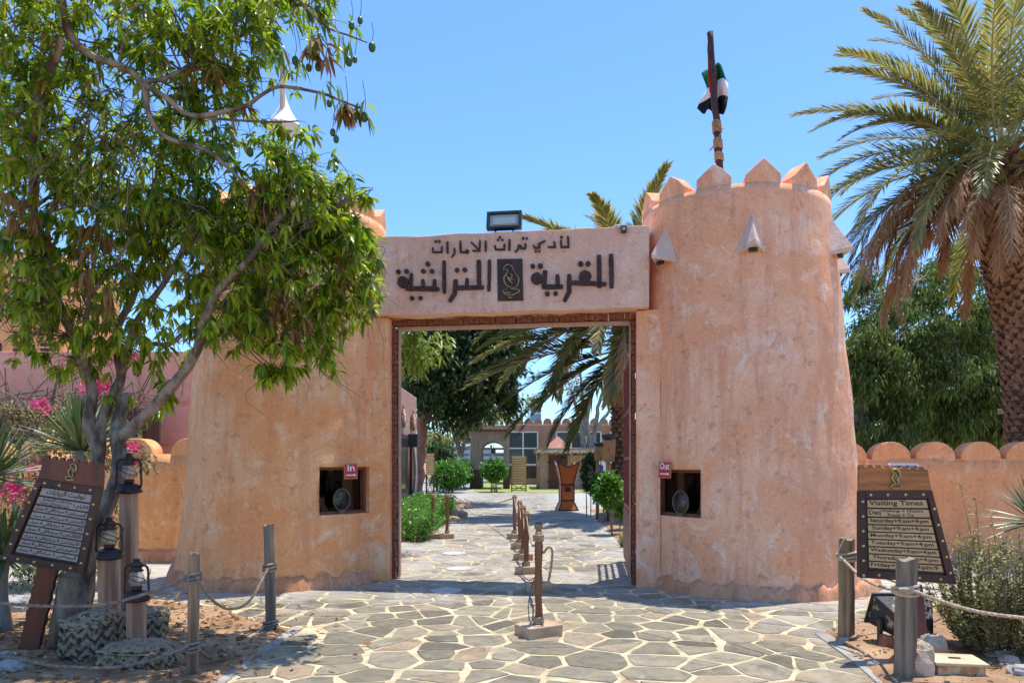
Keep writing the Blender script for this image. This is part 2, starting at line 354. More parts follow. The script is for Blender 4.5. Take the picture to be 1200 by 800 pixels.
tag(slabs().build('paving_slabs',M['slab'],origin=(0,0,0)),kind='structure')
def bed(name,poly,h=.035,step=.09,seed=0,mat=None):
    xs=[p[0] for p in poly]; ys=[p[1] for p in poly]; x0,x1,y0,y1=min(xs),max(xs),min(ys),max(ys)
    def edge(x,y):
        d=9
        for i in range(len(poly)):
            a=poly[i-1];b=poly[i]; ex,ey=b[0]-a[0],b[1]-a[1]; t=max(0,min(1,((x-a[0])*ex+(y-a[1])*ey)/(ex*ex+ey*ey+1e-9)))
            d=min(d,math.hypot(x-a[0]-ex*t,y-a[1]-ey*t))
        return d if in_poly(x,y,poly) else -d
    nx=int((x1-x0+.4)/step); ny=int((y1-y0+.4)/step); vs=[];fs=[]
    for j in range(ny+1):
        for i in range(nx+1):
            x=x0-.2+i*step; y=y0-.2+j*step; d=edge(x,y)
            e=max(-1,min(1,d/.10)); n=noise.noise(Vector((x*1.3+seed,y*1.3,0)))*.5+noise.noise(Vector((x*5,y*5,seed)))*.28+noise.noise(Vector((x*15,y*15,seed)))*.14
            z=(.014 if e>0 else .0)+e*(h*.55)+(n*h*max(0,min(1,d/.3)) if d>0 else 0)
            vs.append((x,y,z if d>-.15 else -.05))
    for j in range(ny):
        for i in range(nx):
            a=j*(nx+1)+i
            if min(vs[a][2],vs[a+1][2],vs[a+nx+1][2],vs[a+nx+2][2])>-.04: fs.append((a,a+1,a+nx+2,a+nx+1))
    mb=MB(); mb.add(vs,fs,True); return tag(mb.build(name,mat or M['sand'],origin=(0,0,0)),kind='structure')
bed('planting_bed_soil',BL,.05,.07,1); bed('planting_bed_soil',BR,.05,.07,2); bed('planting_bed_soil',BIN_R,.04,.2,3); bed('planting_bed_soil',BIN_L,.04,.2,4)
mb=MB(); mb.add([(-20,40,.02),(2,40,.02),(2,39.6,.02),(25,39.6,.02),(25,80,.02),(-20,80,.02)],[(0,1,2,3,4,5)]); tag(mb.build('lawn',M['grass_y'],origin=(0,0,0)),kind='structure')
mb=MB(); mb.add([(-9,40,.025),(-2.2,40,.025),(-2.5,75,.025),(-9,75,.025)],[(0,1,2,3)]); tag(mb.build('path',M['concrete'],origin=(0,0,0)),kind='structure')
def strip(pts,w_,z):
    mb=MB(); vs=[]; n=len(pts)
    for i,p in enumerate(pts):
        d=(pts[min(i+1,n-1)]-pts[max(i-1,0)]).normalized(); s=Vector((-d.y,d.x,0))*w_/2
        for q,zz in ((p-s,0),(p-s*.93,z),(p+s*.93,z),(p+s,0)): vs.append((q.x,q.y,zz))
    fs=[(i*4+k,i*4+k+1,i*4+5+k,i*4+4+k) for i in range(n-1) for k in range(3)]
    mb.add(vs,fs); return mb
for pts in (interp([G(348,737),G(305,765),G(250,806),Vector((-1.75,3,0))],12),interp([G(962,744),G(985,760),G(1012,780),G(1042,806),Vector((2.4,3.2,0))],14)):
    tag(strip(pts,.13,.022).build('path_edging',M['concrete'],origin=(0,0,0)),kind='structure')
# ---------------- gate towers
GO=Vector((-.055,9.6,0)); GA=-R(8.1); GU=Vector((math.cos(GA),math.sin(GA),0)); GV=Vector((-math.sin(GA),math.cos(GA),0))
GR=Matrix.Rotation(GA,3,'Z')
def g(u,v,z): return GO+GU*u+GV*v+Vector((0,0,z))
def gp(px,py,v=0):        # point on the gate plane seen at a pixel
    d=Vector(((px-600)/F,1,(HY-py)/F)); o=Vector((0,0,H)); n=GV; t=(GO+GV*v-o).dot(n)/d.dot(n); return o+d*t
def tower(cb,ct,Rb,Rt,zt,mat,label,win_px,seed,merl0,spouts):
    root=thing('gate_tower',(cb[0],cb[1],0),label,'tower','round towers either side of the gateway')
    def cen(z): t=z/zt; return Vector((cb[0]+(ct[0]-cb[0])*t,cb[1]+(ct[1]-cb[1])*t,z))
    def rad(z,a): 
        r=Rb+(Rt-Rb)*(z/zt)
        c=Vector((math.cos(a),math.sin(a),0)); return r+(noise.noise(Vector((c.x*1.7+seed,c.y*1.7,z*.8)))*.04+noise.noise(Vector((c.x*6+seed,c.y*6,z*3)))*.016)*min(1,max(0,(zt-z)/.6))
    n=120; m=52; vs=[];fs=[]
    for i in range(m+1):
        z=-.02+(zt+.02)*i/m; c=cen(z)
        for k in range(n):
            a=2*PI*k/n; r=rad(z,a); zz=z
            vs.append((c.x+r*math.cos(a),c.y+r*math.sin(a),zz))
    for dz,rr in ((0,-.27),(-.75,-.27)):
        c=cen(zt)
        for k in range(n): a=2*PI*k/n; r=Rt+rr; vs.append((c.x+r*math.cos(a),c.y+r*math.sin(a),zt+dz))
    for i in range(m+2):
        for k in range(n): k2=(k+1)%n; fs.append((i*n+k,i*n+k2,(i+1)*n+k2,(i+1)*n+k))
    fs.append(tuple((m+2)*n+k for k in range(n))); fs.append(tuple(range(n))[::-1])
    mb=MB(); mb.add(vs,fs,True); wall=mb.build('wall',mat,root)
    # ticket window cut radially into the wall
    px,py0,py1,wd=win_px; d=Vector(((px-600)/F,1,0)); zc=1.15; c=cen(zc); t=None
    A=d.dot(d); B=-2*d.dot(Vector((c.x,c.y,0))); C_=c.x**2+c.y**2-(Rb+(Rt-Rb)*zc/zt)**2; t=(-B-math.sqrt(B*B-4*A*C_))/(2*A)
    s=d*t; nrm=(Vector((s.x,s.y,0))-Vector((c.x,c.y,0))).normalized(); ta=Vector((-nrm.y,nrm.x,0))
    z0=H+(HY-py1)/F*s.y; z1=H+(HY-py0)/F*s.y; zm=(z0+z1)/2; hh=z1-z0; rot=Matrix((ta,-nrm,Vector((0,0,1)))).transposed()
    q=Vector((s.x,s.y,zm))
    cut=MB(); cut.box(q-nrm*.17,(wd,.75,hh),rot); co_=cut.build('cutter',mat)
    md=wall.modifiers.new('b','BOOLEAN'); md.object=co_; md.operation='DIFFERENCE'; md.solver='EXACT'
    bpy.context.view_layer.update()
    me=bpy.data.meshes.new_from_object(wall.evaluated_get(bpy.context.evaluated_depsgraph_get())); wall.modifiers.clear(); wall.data=me
    bpy.data.objects.remove(co_)
    fr=MB(); tk=.035; yb=.17
    fr.box(q-nrm*yb+Vector((0,0,hh/2-tk/2-.003)),(wd-.006,.12,tk),rot); fr.box(q-nrm*yb-Vector((0,0,hh/2-tk/2-.003)),(wd-.006,.12,tk),rot)
    for sg in (-1,1): fr.box(q-nrm*yb+ta*sg*(wd/2-tk/2-.003),(tk,.12,hh-2*tk-.008),rot)
    fo=fr.build('window_frame',M['brick'],root,.004)
    mb=MB(); mb.box(q-nrm*.2,(wd-.08,.006,hh-.08),rot); mb.build('glass_pane',M['tint'],fo)
    mb=MB(); mb.box(q-nrm*.42,(wd*.96,.02,hh*.98),rot); mb.build('back_panel',M['dark'],fo)
    sgn=1 if q.x<0 else -1
    mb=MB(); mb.box(q-nrm*.36+ta*sgn*wd*.22,(wd*.5,.02,hh*.96),rot); mb.build('curtain_panel',M['curtain'],fo)
    # round speaking disc on its bracket
    dc=q-nrm*.10-Vector((0,0,hh*.2))-ta*sgn*wd*.02; rg=MB(); ring=[dc+(ta*math.cos(2*PI*k/28)*.13+Vector((0,0,1))*math.sin(2*PI*k/28)*.145) for k in range(29)]
    rg.tube(ring,.012,6); rg.box(dc-Vector((0,0,.17)),(.16,.05,.05),rot,taper=.7); ro=rg.build('speaking_disc',M['ring'],fo)
    mb=MB(); mb.tube([dc-nrm*.004,dc+nrm*.004],.125,28); mb.build('disc_face',M['mirror'],ro)
    # plaster skirt with a broken upper edge
    vs=[];fs=[]
    for k in range(320):
        a=2*PI*k/320; c=cen(0); r=rad(0,a); e=noise.noise(Vector((math.cos(a)*9,math.sin(a)*9,seed)))
        h=.17+.07*e+.04*noise.noise(Vector((math.cos(a)*22,math.sin(a)*22,seed)))
        e2=noise.noise(Vector((math.cos(a)*30,math.sin(a)*30,seed+3)))
        for rr,zz in ((.075+.025*e,.0),(.06+.03*e+.012*e2,h*.45),(.038+.015*e+.012*e2,h-.035),(.012+.006*e2,h+.004),(-.06,h)):
            vs.append((c.x+(r+rr)*math.cos(a),c.y+(r+rr)*math.sin(a),zz))
    for k in range(320):
        for i in range(4): fs.append((k*5+i,((k+1)%320)*5+i,((k+1)%320)*5+i+1,k*5+i+1))
    mb=MB(); mb.add(vs,fs,True); mb.build('base_skirt',M['skirt'],root)
    # merlons
    c=cen(zt); nm=13
    for k in range(nm):
        a0=merl0+2*PI*k/nm; hw=.215/Rt; vs=[];r1=Rt;r0=Rt-.27
        jz=rng.uniform(-.02,.02)
        prof=[(-hw,.0008),(hw,.0008),(hw,.11+jz),(hw*.52,.205),(0,.295+jz),(-hw*.48,.205),(-hw,.11-jz)]
        for r in (r1,r0):
            for da,dz in prof: vs.append((c.x+r*math.cos(a0+da),c.y+r*math.sin(a0+da),zt+dz))
        n_=len(prof); mb=MB(); mb.add(vs,[tuple(range(n_))[::-1],tuple(range(n_,2*n_))]+[(i,(i+1)%n_,n_+(i+1)%n_,n_+i) for i in range(n_)])
        mb.build('merlon',mat,root,.012)
    # triangular rain spouts
    for px,py in spouts:
        d=Vector(((px-600)/F,1,0)); zc=4.35; c=cen(zc); r=Rb+(Rt-Rb)*zc/zt
        A=d.dot(d); B=-2*d.dot(Vector((c.x,c.y,0))); C_=c.x**2+c.y**2-r*r; D=B*B-4*A*C_; t=(-B-math.sqrt(max(D,0)))/(2*A)
        s=d*t if px>1 else c+Vector((math.cos(px),math.sin(px),0))*r; nr=(Vector((s.x,s.y,0))-Vector((c.x,c.y,0))).normalized(); tt=Vector((-nr.y,nr.x,0)); z=H+(HY-py)/F*s.y; s=Vector((s.x,s.y,z))
        top=s+Vector((0,0,.47))-nr*.02; l=s-tt*.17-nr*.03; rr=s+tt*.17-nr*.03; f=s+nr*.24+Vector((0,0,.055)); b=.05; dz=Vector((0,0,-b))
        mb=MB(); mb.add([top,l,f,rr,l+dz,f+dz,rr+dz,s-nr*.05+dz*.2,s-nr*.05+Vector((0,0,.1))],[(0,1,2),(0,2,3),(1,4,5,2),(2,5,6,3),(4,7,5),(5,7,6),(0,8,1),(0,3,8)])
        so_=mb.build('rain_spout',M['pale'],root,.008)
        mb=MB(); mb.box(s+nr*.09-Vector((0,0,.035)),(.1,.05,.035),Matrix((tt,-nr,Vector((0,0,1)))).transposed()); mb.build('spout_opening',M['dark'],so_)
    return root,q,nrm,ta,rot,wd,hh
def tint():
    m,t,b,N,L=nodes('tinted_pane'); tr=N('ShaderNodeBsdfTransparent'); tr.inputs[0].default_value=(.45,.45,.42,1); gl=N('ShaderNodeBsdfGlossy'); gl.inputs['Roughness'].default_value=.03
    mx=N('ShaderNodeMixShader'); mx.inputs[0].default_value=.09; L(tr.outputs[0],mx.inputs[1]); L(gl.outputs[0],mx.inputs[2]); L(mx.outputs[0],t.nodes['Material Output'].inputs[0]); return m
M['tint']=tint(); M['ring']=simple('disc_ring',(.15,.115,.08),(.09,.07,.05),12,.4,0)
M['mirror']=simple('speaking_disc_face',(.11,.10,.075),(.025,.025,.025),7,.25,0,None,.2)
f0=-PI/2
TR=tower((3.31,10.0),(3.03,9.95),1.50,1.23,5.0,M['tower_r'],'pinkish round tower right of the gateway, with the flag above it and the Out window','x' and (790,550,605,.78),2.3,f0+.0,[(780,306),(881,292),(976,298),(-.12,320)])
TL=tower((-3.3,10.55),(-3.07,10.5),1.46,1.23,5.0,M['tower_l'],'orange round tower left of the gateway, partly behind the mango tree, with the in window',(407,547,602,.80),5.1,f0+.1,[(300,310),(395,300)])
# ---------------- lintel wall
root=thing('gateway_wall',g(0,.4,0),'straight plastered wall over the gateway opening carrying dark Arabic lettering','wall')
def gridbox(u0,u1,v0,v1,z0,z1,seed,nu=40,nz=10,amp=.012):
    mb=MB(); vs=[];fs=[]
    def q(u,v,z):
        e=noise.noise(Vector((u*1.5,z*1.5,seed+v)))*amp*1.6+noise.noise(Vector((u*6,z*6,seed+v)))*amp*.5
        return g(u,v+e,z+(noise.noise(Vector((u*2.2,seed,v)))*.02+noise.noise(Vector((u*9,seed,v)))*.006 if z in (z0,z1) else 0))
    for v in (v0,v1):
        for j in range(nz+1):
            for i in range(nu+1): vs.append(q(u0+(u1-u0)*i/nu,v,z0+(z1-z0)*j/nz))
    W=nu+1; S=W*(nz+1)
    for j in range(nz):
        for i in range(nu): a=j*W+i; fs.append((a,a+1,a+W+1,a+W)); fs.append((S+a+1,S+a,S+a+W,S+a+W+1))
    for i in range(nu): a=nz*W+i; fs.append((a,a+1,S+a+1,S+a)); fs.append((i+1,i,S+i,S+i+1))
    for j in range(nz): a=j*W; fs.append((a,a+W,S+a+W,S+a)); a=j*W+nu; fs.append((a+W,a,S+a,S+a+W))
    mb.add(vs,fs,False); return mb
gridbox(-1.83,1.84,.0,.34,3.63,4.69,3).build('wall',M['lintel'],root,.012)
gridbox(-2.05,2.05,.343,.83,3.66,4.66,4,nz=4).build('rear_wall',M['lintel'],root)
for sg in (-1,1):
    a,b=sorted((sg*1.68,sg*1.99)); gridbox(a,b,.11,.46,0,3.625,6+sg,8,24,.01).build('pier',M['tower_l'] if sg<0 else M['tower_r'],root,.012)
    a,b=sorted((sg*1.93,sg*2.45)); gridbox(a,b,.463,.84,0,3.655,9+sg,6,20,.01).build('rear_pier',M['tower_l'] if sg<0 else M['tower_r'],root)
def brickstrip(name,along,n,ctr,size):
    mb=MB()
    for k in range(n):
        t=(k+.5)/n; j=[rng.uniform(-.006,.006) for _ in range(3)]
        c=ctr(t); mb.box(c+Vector(j),size(rng),GR)
    return mb.build(name,M['brick'],root)
for sg in (-1,1):
    brickstrip('brick_jamb',0,46,lambda t:g(sg*1.652,.37,.02+t*3.5),lambda r:(.055+r.uniform(-.01,.008),.17,.068))
brickstrip('brick_header',0,46,lambda t:g(-1.68+t*3.36,.37,3.585),lambda r:(.066,.17,.075+r.uniform(-.012,.01)))
mb=MB(); mb.box(g(0,.42,3.515),(3.2,.08,.05),GR)
for sg in (-1,1): mb.box(g(sg*1.605,.42,1.76),(.022,.08,3.46),GR)
mb.build('door_frame',M['far_house'],root,.004)
def zl(zx,zy): return zx/4+440,zy/4+270
def strokes(name,lst,discs,v=-.012,parent=root,mat=None,th=.05):
    mb=MB(); 
    for wd,pts in lst:
        pp=[gp(*zl(*p),v) for p in pts]; W=wd/4*9.6/F
        for k in range(len(pp)-1):
            a,b=pp[k],pp[k+1]; d=(b-a).normalized(); s=d.cross(GV).normalized(); e=d*W*.42
            jj=lambda: rng.uniform(.88,1.1)
            nn=max(2,int((b-a).length/.05)); up=[];dn=[]
            for i in range(nn+1):
                c=(a-e).lerp(b+e,i/nn); tp=1 if 0<i<nn else .8
                up.append(c+s*W/2*jj()*tp); dn.append(c-s*W/2*jj()*tp)
            off=GV*(.002*k+.001)
            mb.prism([p+off-GV*th/2 for p in up+dn[::-1]],GV*th)
    for x,y,r in discs:
        c=gp(*zl(x,y),v); rr=r/4*9.6/F; n=16
        ring=[c+GU*math.cos(2*PI*i/n)*rr*rng.uniform(.92,1.06)+Vector((0,0,1))*math.sin(2*PI*i/n)*rr*rng.uniform(.92,1.06)-GV*(th/2+.006) for i in range(n)]
        mb.prism(ring,GV*th)
    o=mb.build(name,mat or M['char'],parent,.006); return o
strokes('lettering',[(22,[(1105,120),(1107,262)]),(22,[(1048,125),(1050,260)]),(21,[(1074,252),(925,246)]),(22,[(908,215),(909,285),(888,326)]),(20,[(853,215),(855,262)]),(22,[(790,266),(870,264)]),(24,[(795,198),(790,258)])],
 [(982,217,29),(962,157,12),(997,157,12),(756,227,28),(738,168,11),(773,168,12),(806,298,12),(845,297,11)])
strokes('lettering',[(17,[(535,145),(533,280)]),(22,[(485,148),(487,268)]),(22,[(500,268),(388,270)]),(18,[(430,232),(430,265)]),(22,[(376,240),(372,295),(352,327)]),(18,[(322,150),(323,288)]),
 (17,[(277,236),(277,272)]),(17,[(222,236),(225,268)]),(22,[(290,275),(150,272)]),(18,[(168,208),(166,268)])],
 [(383,187,11),(420,186,11),(225,192,11),(266,192,11),(246,158,11),(172,318,11),(212,318,10),(130,243,28),(108,195,11),(147,192,11)])
strokes('lettering',[(11,[(902,30),(905,76)]),(10,[(870,48),(871,78),(905,78)]),(10,[(838,54),(842,78),(812,78)]),(9,[(793,48),(765,64),(770,80),(745,82),(742,70)])],[(872,32,7),(752,97,6),(768,98,6)],th=.03)
strokes('lettering',[(9,[(703,62),(703,84),(682,84),(681,70)]),(9,[(672,68),(668,90),(656,100)]),(12,[(628,46),(628,90)]),(10,[(605,66),(604,90),(563,90),(560,72)])],[(693,38,7),(710,38,6),(575,45,6),(596,45,6),(584,32,6)],th=.03)
strokes('lettering',[(11,[(517,52),(517,96)]),(9,[(450,56),(486,92)]),(9,[(490,48),(488,94)]),(9,[(490,96),(458,96)]),(11,[(398,52),(400,102)]),(9,[(400,102),(430,102)]),(9,[(370,84),(371,108),(358,124)]),(11,[(337,56),(338,104)]),(9,[(312,76),(310,102),(270,102),(268,82)])],[(430,100,10),(283,52,7),(300,52,7)],th=.03)
pn=[gp(*zl(*p),-.02) for p in ((570,134),(688,132),(693,328),(573,330))]; mb=MB(); mb.prism(pn,GV*.03); ep=mb.build('emblem_panel',M['wood_dark'],root,.004)
mb=MB()
def eline(pts,r=.009,n=24,r1=None):
    pp=[gp(*zl(*p[:2]),-.03) for p in pts]; q=interp(pp,n); rr=[r*(.35+.65*math.sin(PI*(i+.6)/(n+1.2))) for i in range(n+1)] if r1 is None else r1; mb.tube(q,rr,6)
for p in ([(598,185),(606,168),(622,160),(640,168),(648,185),(655,200)],[(598,185),(612,182),(620,190),(612,206),(602,222),(606,245),(622,262),(640,268)],[(655,200),(668,215),(672,236),(664,258),(648,272),(630,276)],
   [(622,262),(612,275),(598,285),(610,298),(640,302),(665,292),(676,280),(655,274),(640,268)],[(625,200),(640,208),(636,222),(622,226),(640,232),(652,224)],[(612,206),(626,232),(646,250)],[(620,305),(632,316),(646,306)],[(605,292),(618,290),(636,294)]): eline(p)
mb.build('falcon_emblem',M['gold'],ep)
# door leaves
for sg,pa,pb in ((-1,(-1.65,.53),(-2.38,2.45)),(1,(1.64,.53),(1.57,2.6))):
    a=g(pa[0],pa[1],0); b=g(pb[0],pb[1],0)
    r_=thing('gate_leaf',a,('dark red iron gate leaf folded open inward beside the left ticket window' if sg<0 else 'dark red iron gate leaf folded open inward beside the right ticket window'),'gate','iron leaves of the gateway')
    d=(b-a).normalized(); L_=(b-a).length; rot=Matrix((d,Vector((0,0,1)).cross(d),Vector((0,0,1)))).transposed()
    fr=MB()
    for t in (0,1): fr.box(a+d*(L_*t)+Vector((0,0,1.62)),(.06,.05,3.1),rot)
    for z in (.1,.95,1.7,2.4,3.14): fr.box(a+d*L_/2+Vector((0,0,z)),(L_-.065,.04,.05),rot)
    fr.build('frame',M['iron'],r_,.004)
    for k in range(1,12):
        bb=MB(); bb.box(a+d*(L_*k/12)+Vector((0,0,1.62)),(.02,.018,3.0),rot); bb.build('bar',M['iron'],r_)
    pb_=MB(); pb_.box(a+d*L_/2+Vector((0,0,.53))+rot@Vector((0,.03,0)),(L_-.1,.01,.78),rot); pb_.build('kick_plate',M['iron'],r_)
    for z in (.35,1.6,2.9): hg=MB(); hg.cyl(a+d*-.04+Vector((0,0,z-.06)),a+d*-.04+Vector((0,0,z+.06)),.02); hg.build('hinge',M['black'],r_)
# floodlight and small spotlight on the wall top
c=gp(591,262,.08); r_=thing('floodlight',Vector((c.x,c.y,4.69)),'square black floodlight standing on top of the gateway wall','floodlight')
w_,h_=.47,.25; cz=4.70+h_/2+.035; rt=GR@Matrix.Rotation(R(-14),3,'X')
mb=MB(); cc=Vector((c.x,c.y,cz))
for sx_ in (-1,1): mb.box(cc+rt@Vector((sx_*(w_/2-.02),0,0)),(.04,.09,h_),rt)
for sz in (-1,1): mb.box(cc+rt@Vector((0,0,sz*(h_/2-.018))),(w_-.084,.09,.036),rt)
mb.box(cc+rt@Vector((0,.05,0)),(w_-.1,.05,h_-.06),rt); mb.build('housing',M['black'],r_,.006)
mb=MB(); mb.box(cc+rt@Vector((0,-.0,0)),(w_-.084,.012,h_-.076),rt); mb.build('glass',simple('lamp_glass',(.42,.52,.52),(.35,.45,.45),3,.15,0),r_)
mb=MB(); mb.box(cc+rt@Vector((0,-.012,-.01)),(w_-.16,.01,h_-.15),rt); mb.build('reflector',simple('reflector',(.50,.52,.40),(.6,.6,.5),3,.3,0),r_)
mb=MB(); mb.box(Vector((c.x,c.y+.03,4.705)),(.26,.05,.02),GR)
for s_ in (-1,1): mb.box(Vector((c.x,c.y+.03,4.73))+GU*s_*.12,(.02,.03,.06),GR)
mb.build('bracket',M['black'],r_)
c=gp(731,269,-.05); r_=thing('spotlight',c,'tiny black spotlight on a white bracket at the right end of the gateway wall','spotlight')
mb=MB(); mb.box(c+GV*.0,(.075,.07,.08),GR); mb.build('housing',M['black'],r_,.006)
mb=MB(); mb.box(c-GV*.04,(.045,.012,.035),GR); mb.build('lens',simple('spot_lens',(.45,.42,.33),(.4,.38,.3),4,.2,0),r_)
mb=MB(); mb.box(c+GV*.02+Vector((-.01,0,.055)),(.1,.1,.025),GR); mb.tube(interp([c-GU*.04+Vector((0,0,.04)),c-GU*.09+Vector((0,.05,.08)),c-GU*.13+Vector((0,.06,.0)),c-GU*.16+Vector((0,.1,.06))],10),.008,5); mb.build('bracket',M['white'],r_)
# ---------------- text
AR={}
def shape(s):
    T={'ا':(0xFE8D,0),'ب':(0xFE8F,1),'ت':(0xFE95,1),'ث':(0xFE99,1),'ج':(0xFE9D,1),'ح':(0xFEA1,1),'خ':(0xFEA5,1),'د':(0xFEA9,0),'ر':(0xFEAD,0),'ز':(0xFEAF,0),'س':(0xFEB1,1),'ص':(0xFEB9,1),'ع':(0xFEC9,1),'ق':(0xFED5,1),'ل':(0xFEDD,1),'م':(0xFEE1,1),'ن':(0xFEE5,1),'ه':(0xFEE9,1),'و':(0xFEED,0),'ي':(0xFEF1,1),'ى':(0xFEEF,0),'ة':(0xFE93,0),'أ':(0xFE83,0),'ء':(0xFE80,-1)}
    out=''
    for i,ch in enumerate(s):
        if ch not in T: out+=ch; continue
        b,k=T[ch]; pv=i>0 and s[i-1] in T and T[s[i-1]][1]==1 and k>=0; nx=i<len(s)-1 and s[i+1] in T and T[s[i+1]][1]>=0 and k==1
        if k<0: out+=chr(b)
        elif k==0: out+=chr(b+(1 if pv else 0))
        else: out+=chr(b+(3 if pv and nx else 1 if pv else 2 if nx else 0))
    return out[::-1]
def text_verts(body,spacing=1.0,bold=0.0,res=2):
    c=bpy.data.curves.new('t','FONT'); c.body=body; c.resolution_u=res; c.space_character=spacing; c.offset=bold
    o=bpy.data.objects.new('t',c); col.objects.link(o); bpy.context.view_layer.update()
    me=bpy.data.meshes.new_from_object(o.evaluated_get(bpy.context.evaluated_depsgraph_get()))
    vs=[v.co.copy() for v in me.vertices]; fs=[tuple(p.vertices) for p in me.polygons]
    bpy.data.objects.remove(o); bpy.data.curves.remove(c); bpy.data.meshes.remove(me)
    x0=min(v.x for v in vs);x1=max(v.x for v in vs);y0=min(v.y for v in vs);y1=max(v.y for v in vs)
    return [((v.x-x0)/(x1-x0),(v.y-y0)/(y1-y0)) for v in vs],fs
def put_text(name,body,fn,mat,parent,spacing=1.0,bold=0.01,res=2):
    vs,fs=text_verts(body,spacing,bold,res); mb=MB(); mb.add([fn(x,y) for x,y in vs],fs); return mb.build(name,mat,parent)
# in / out plates
def plate(body,px0,px1,py0,py1,Y,yaw,tilt,label):
    c=P((px0+px1)/2,(py0+py1)/2,Y); w_=(px1-px0)/F*Y; h_=(py1-py0)/F*Y; rot=Matrix.Rotation(yaw,3,'Z')@Matrix.Rotation(tilt,3,'Y')
    r=thing('direction_sign',c-Vector((0,0,h_/2)),label,'sign','red direction plates above the ticket windows')
    mb=MB(); mb.box(c,(w_,.016,h_),rot); mb.build('edge_frame',M['ochre_edge'],r,.002)
    mb=MB(); mb.box(c+rot@Vector((0,-.0095,0)),(w_*.9,.006,h_*.9),rot); f=mb.build('face',M['red'],r)
    put_text('lettering',body,lambda x,y:c+rot@Vector(((x-.5)*w_*.55 if body=='in' else (x-.5)*w_*.78,-.0145,(y*.42+.02)*h_)),M['white'],f,bold=.02)
    mb=MB(); mb.box(c+rot@Vector((-.05*w_,-.0145,-.24*h_)),(w_*.6,.003,h_*.07),rot); mb.prism([c+rot@Vector((a*w_,-.016,b*h_)) for a,b in ((.2,-.14),(.2,-.34),(.4,-.24))],rot@Vector((0,.003,0))); mb.build('arrow',M['white'],f)
q=TL[1]; plate('in',403,419,543,561,q.y-.16,.55,-.03,'small red plate reading in with an arrow, above the left ticket window')
q=TR[1]; plate('Out',771.5,787,540.5,560,q.y+.03,-.62,.03,'small red plate reading Out with an arrow, above the right ticket window')
# ---------------- boundary walls with scalloped tops
def scallop_wall(name,a,b,z,spacing,phase,thick,mat,label,rad_=.3):
    a=Vector((*a,0)); b=Vector((*b,0)); d=(b-a).normalized(); L_=(b-a).length; nn=Vector((d.y,-d.x,0))
    r=thing(name,(a+b)/2,label,'wall'); mb=MB(); N_=int(L_/.25); vs=[];fs=[]
    nz=6
    for s_ in (0,1):
        for j in range(nz+1):
            for i in range(N_+1):
                p=a+d*(L_*i/N_); e=noise.noise(p*1.7+Vector((0,0,j*.7)))*.025
                vs.append(p+nn*((thick/2+e) if s_==0 else -thick/2)+Vector((0,0,z*j/nz)))
    W=N_+1;S=W*(nz+1)
    for j in range(nz):
        for i in range(N_): q=j*W+i; fs.append((q,q+1,q+W+1,q+W)); fs.append((S+q+1,S+q,S+q+W,S+q+W+1))
    for i in range(N_): q=nz*W+i; fs.append((q,q+1,S+q+1,S+q))
    for j in range(nz): q=j*W; fs.append((q+W,q,S+q,S+q+W)); q+=N_; fs.append((q,q+W,S+q+W,S+q))
    mb.add(vs,fs,True); mb.build('wall',mat,r)
    sk_=MB(); vs=[];fs=[]
    for i in range(N_*4+1):
        p=a+d*(L_*i/(N_*4)); e=noise.noise(p*9)*.03
        for o_,zz in ((.09,0),(.07,.12),(.05,.2+e),(.0,.22+e)): vs.append(p+nn*(thick/2+o_+(e*.5 if zz else 0))+Vector((0,0,zz)))
    for i in range(N_*4):
        for k in range(3): fs.append((i*4+k,i*4+4+k,i*4+5+k,i*4+1+k))
    sk_.add(vs,fs,True); sk_.build('base_skirt',M['skirt'],r)
    t=phase
    while t<L_-rad_:
        c=a+d*t+Vector((0,0,z-.03)); pr=[]
        pr=[c-d*rad_,c+d*rad_]+[c+Vector((0,0,.035))+d*math.cos(PI*k/18)*rad_+Vector((0,0,math.sin(PI*k/18)*rad_*.92)) for k in range(0,19)]
        m2=MB(); n_=len(pr); f_=[p+nn*(thick/2+.004) for p in pr]; bk=[p-nn*(thick/2+.004) for p in pr]
        m2.add(f_+bk,[tuple(range(n_)),tuple(range(2*n_-1,n_-1,-1))]+[(n_+i,n_+(i+1)%n_,(i+1)%n_,i) for i in range(n_)])
        m2.build('scallop_merlon',mat,r,.012); t+=spacing
scallop_wall('boundary_wall',(4.6,12.4),(12.5,11.2),1.70,.68,.35,.34,M['wall_r'],'salmon wall with rounded scallops along its top, right of the right tower')
scallop_wall('boundary_wall',(-11.5,12.4),(-4.55,12.0),1.78,.86,.18,.34,M['wall_o'],'ochre wall with rounded scallops, left of the left tower behind the lanterns',.27)
# salmon panelled gate behind the left wall
r_=thing('panelled_gate',(-8,14.2,0),'smooth salmon painted panelled gate rising behind the ochre wall','gate')
mb=MB(); mb.box((-8.0,14.2,1.9),(5.6,.2,3.8)); mb.build('leaf',M['salmon'],r_,.01)
for k,(x,z,w_,h_) in enumerate(((-9.6,2.9,1.7,.02),(-6.45,1.62+1.2,1.6,.02),(-6.45,2.02,1.6,.02),(-7.25,2.2,.02,3),(-5.65,2.2,.02,3),(-8.75,2.2,.02,3))):
    mb=MB(); mb.box((x,14.085,z),(w_,.02,h_)); mb.build('seam_moulding',M['salmon'],r_)
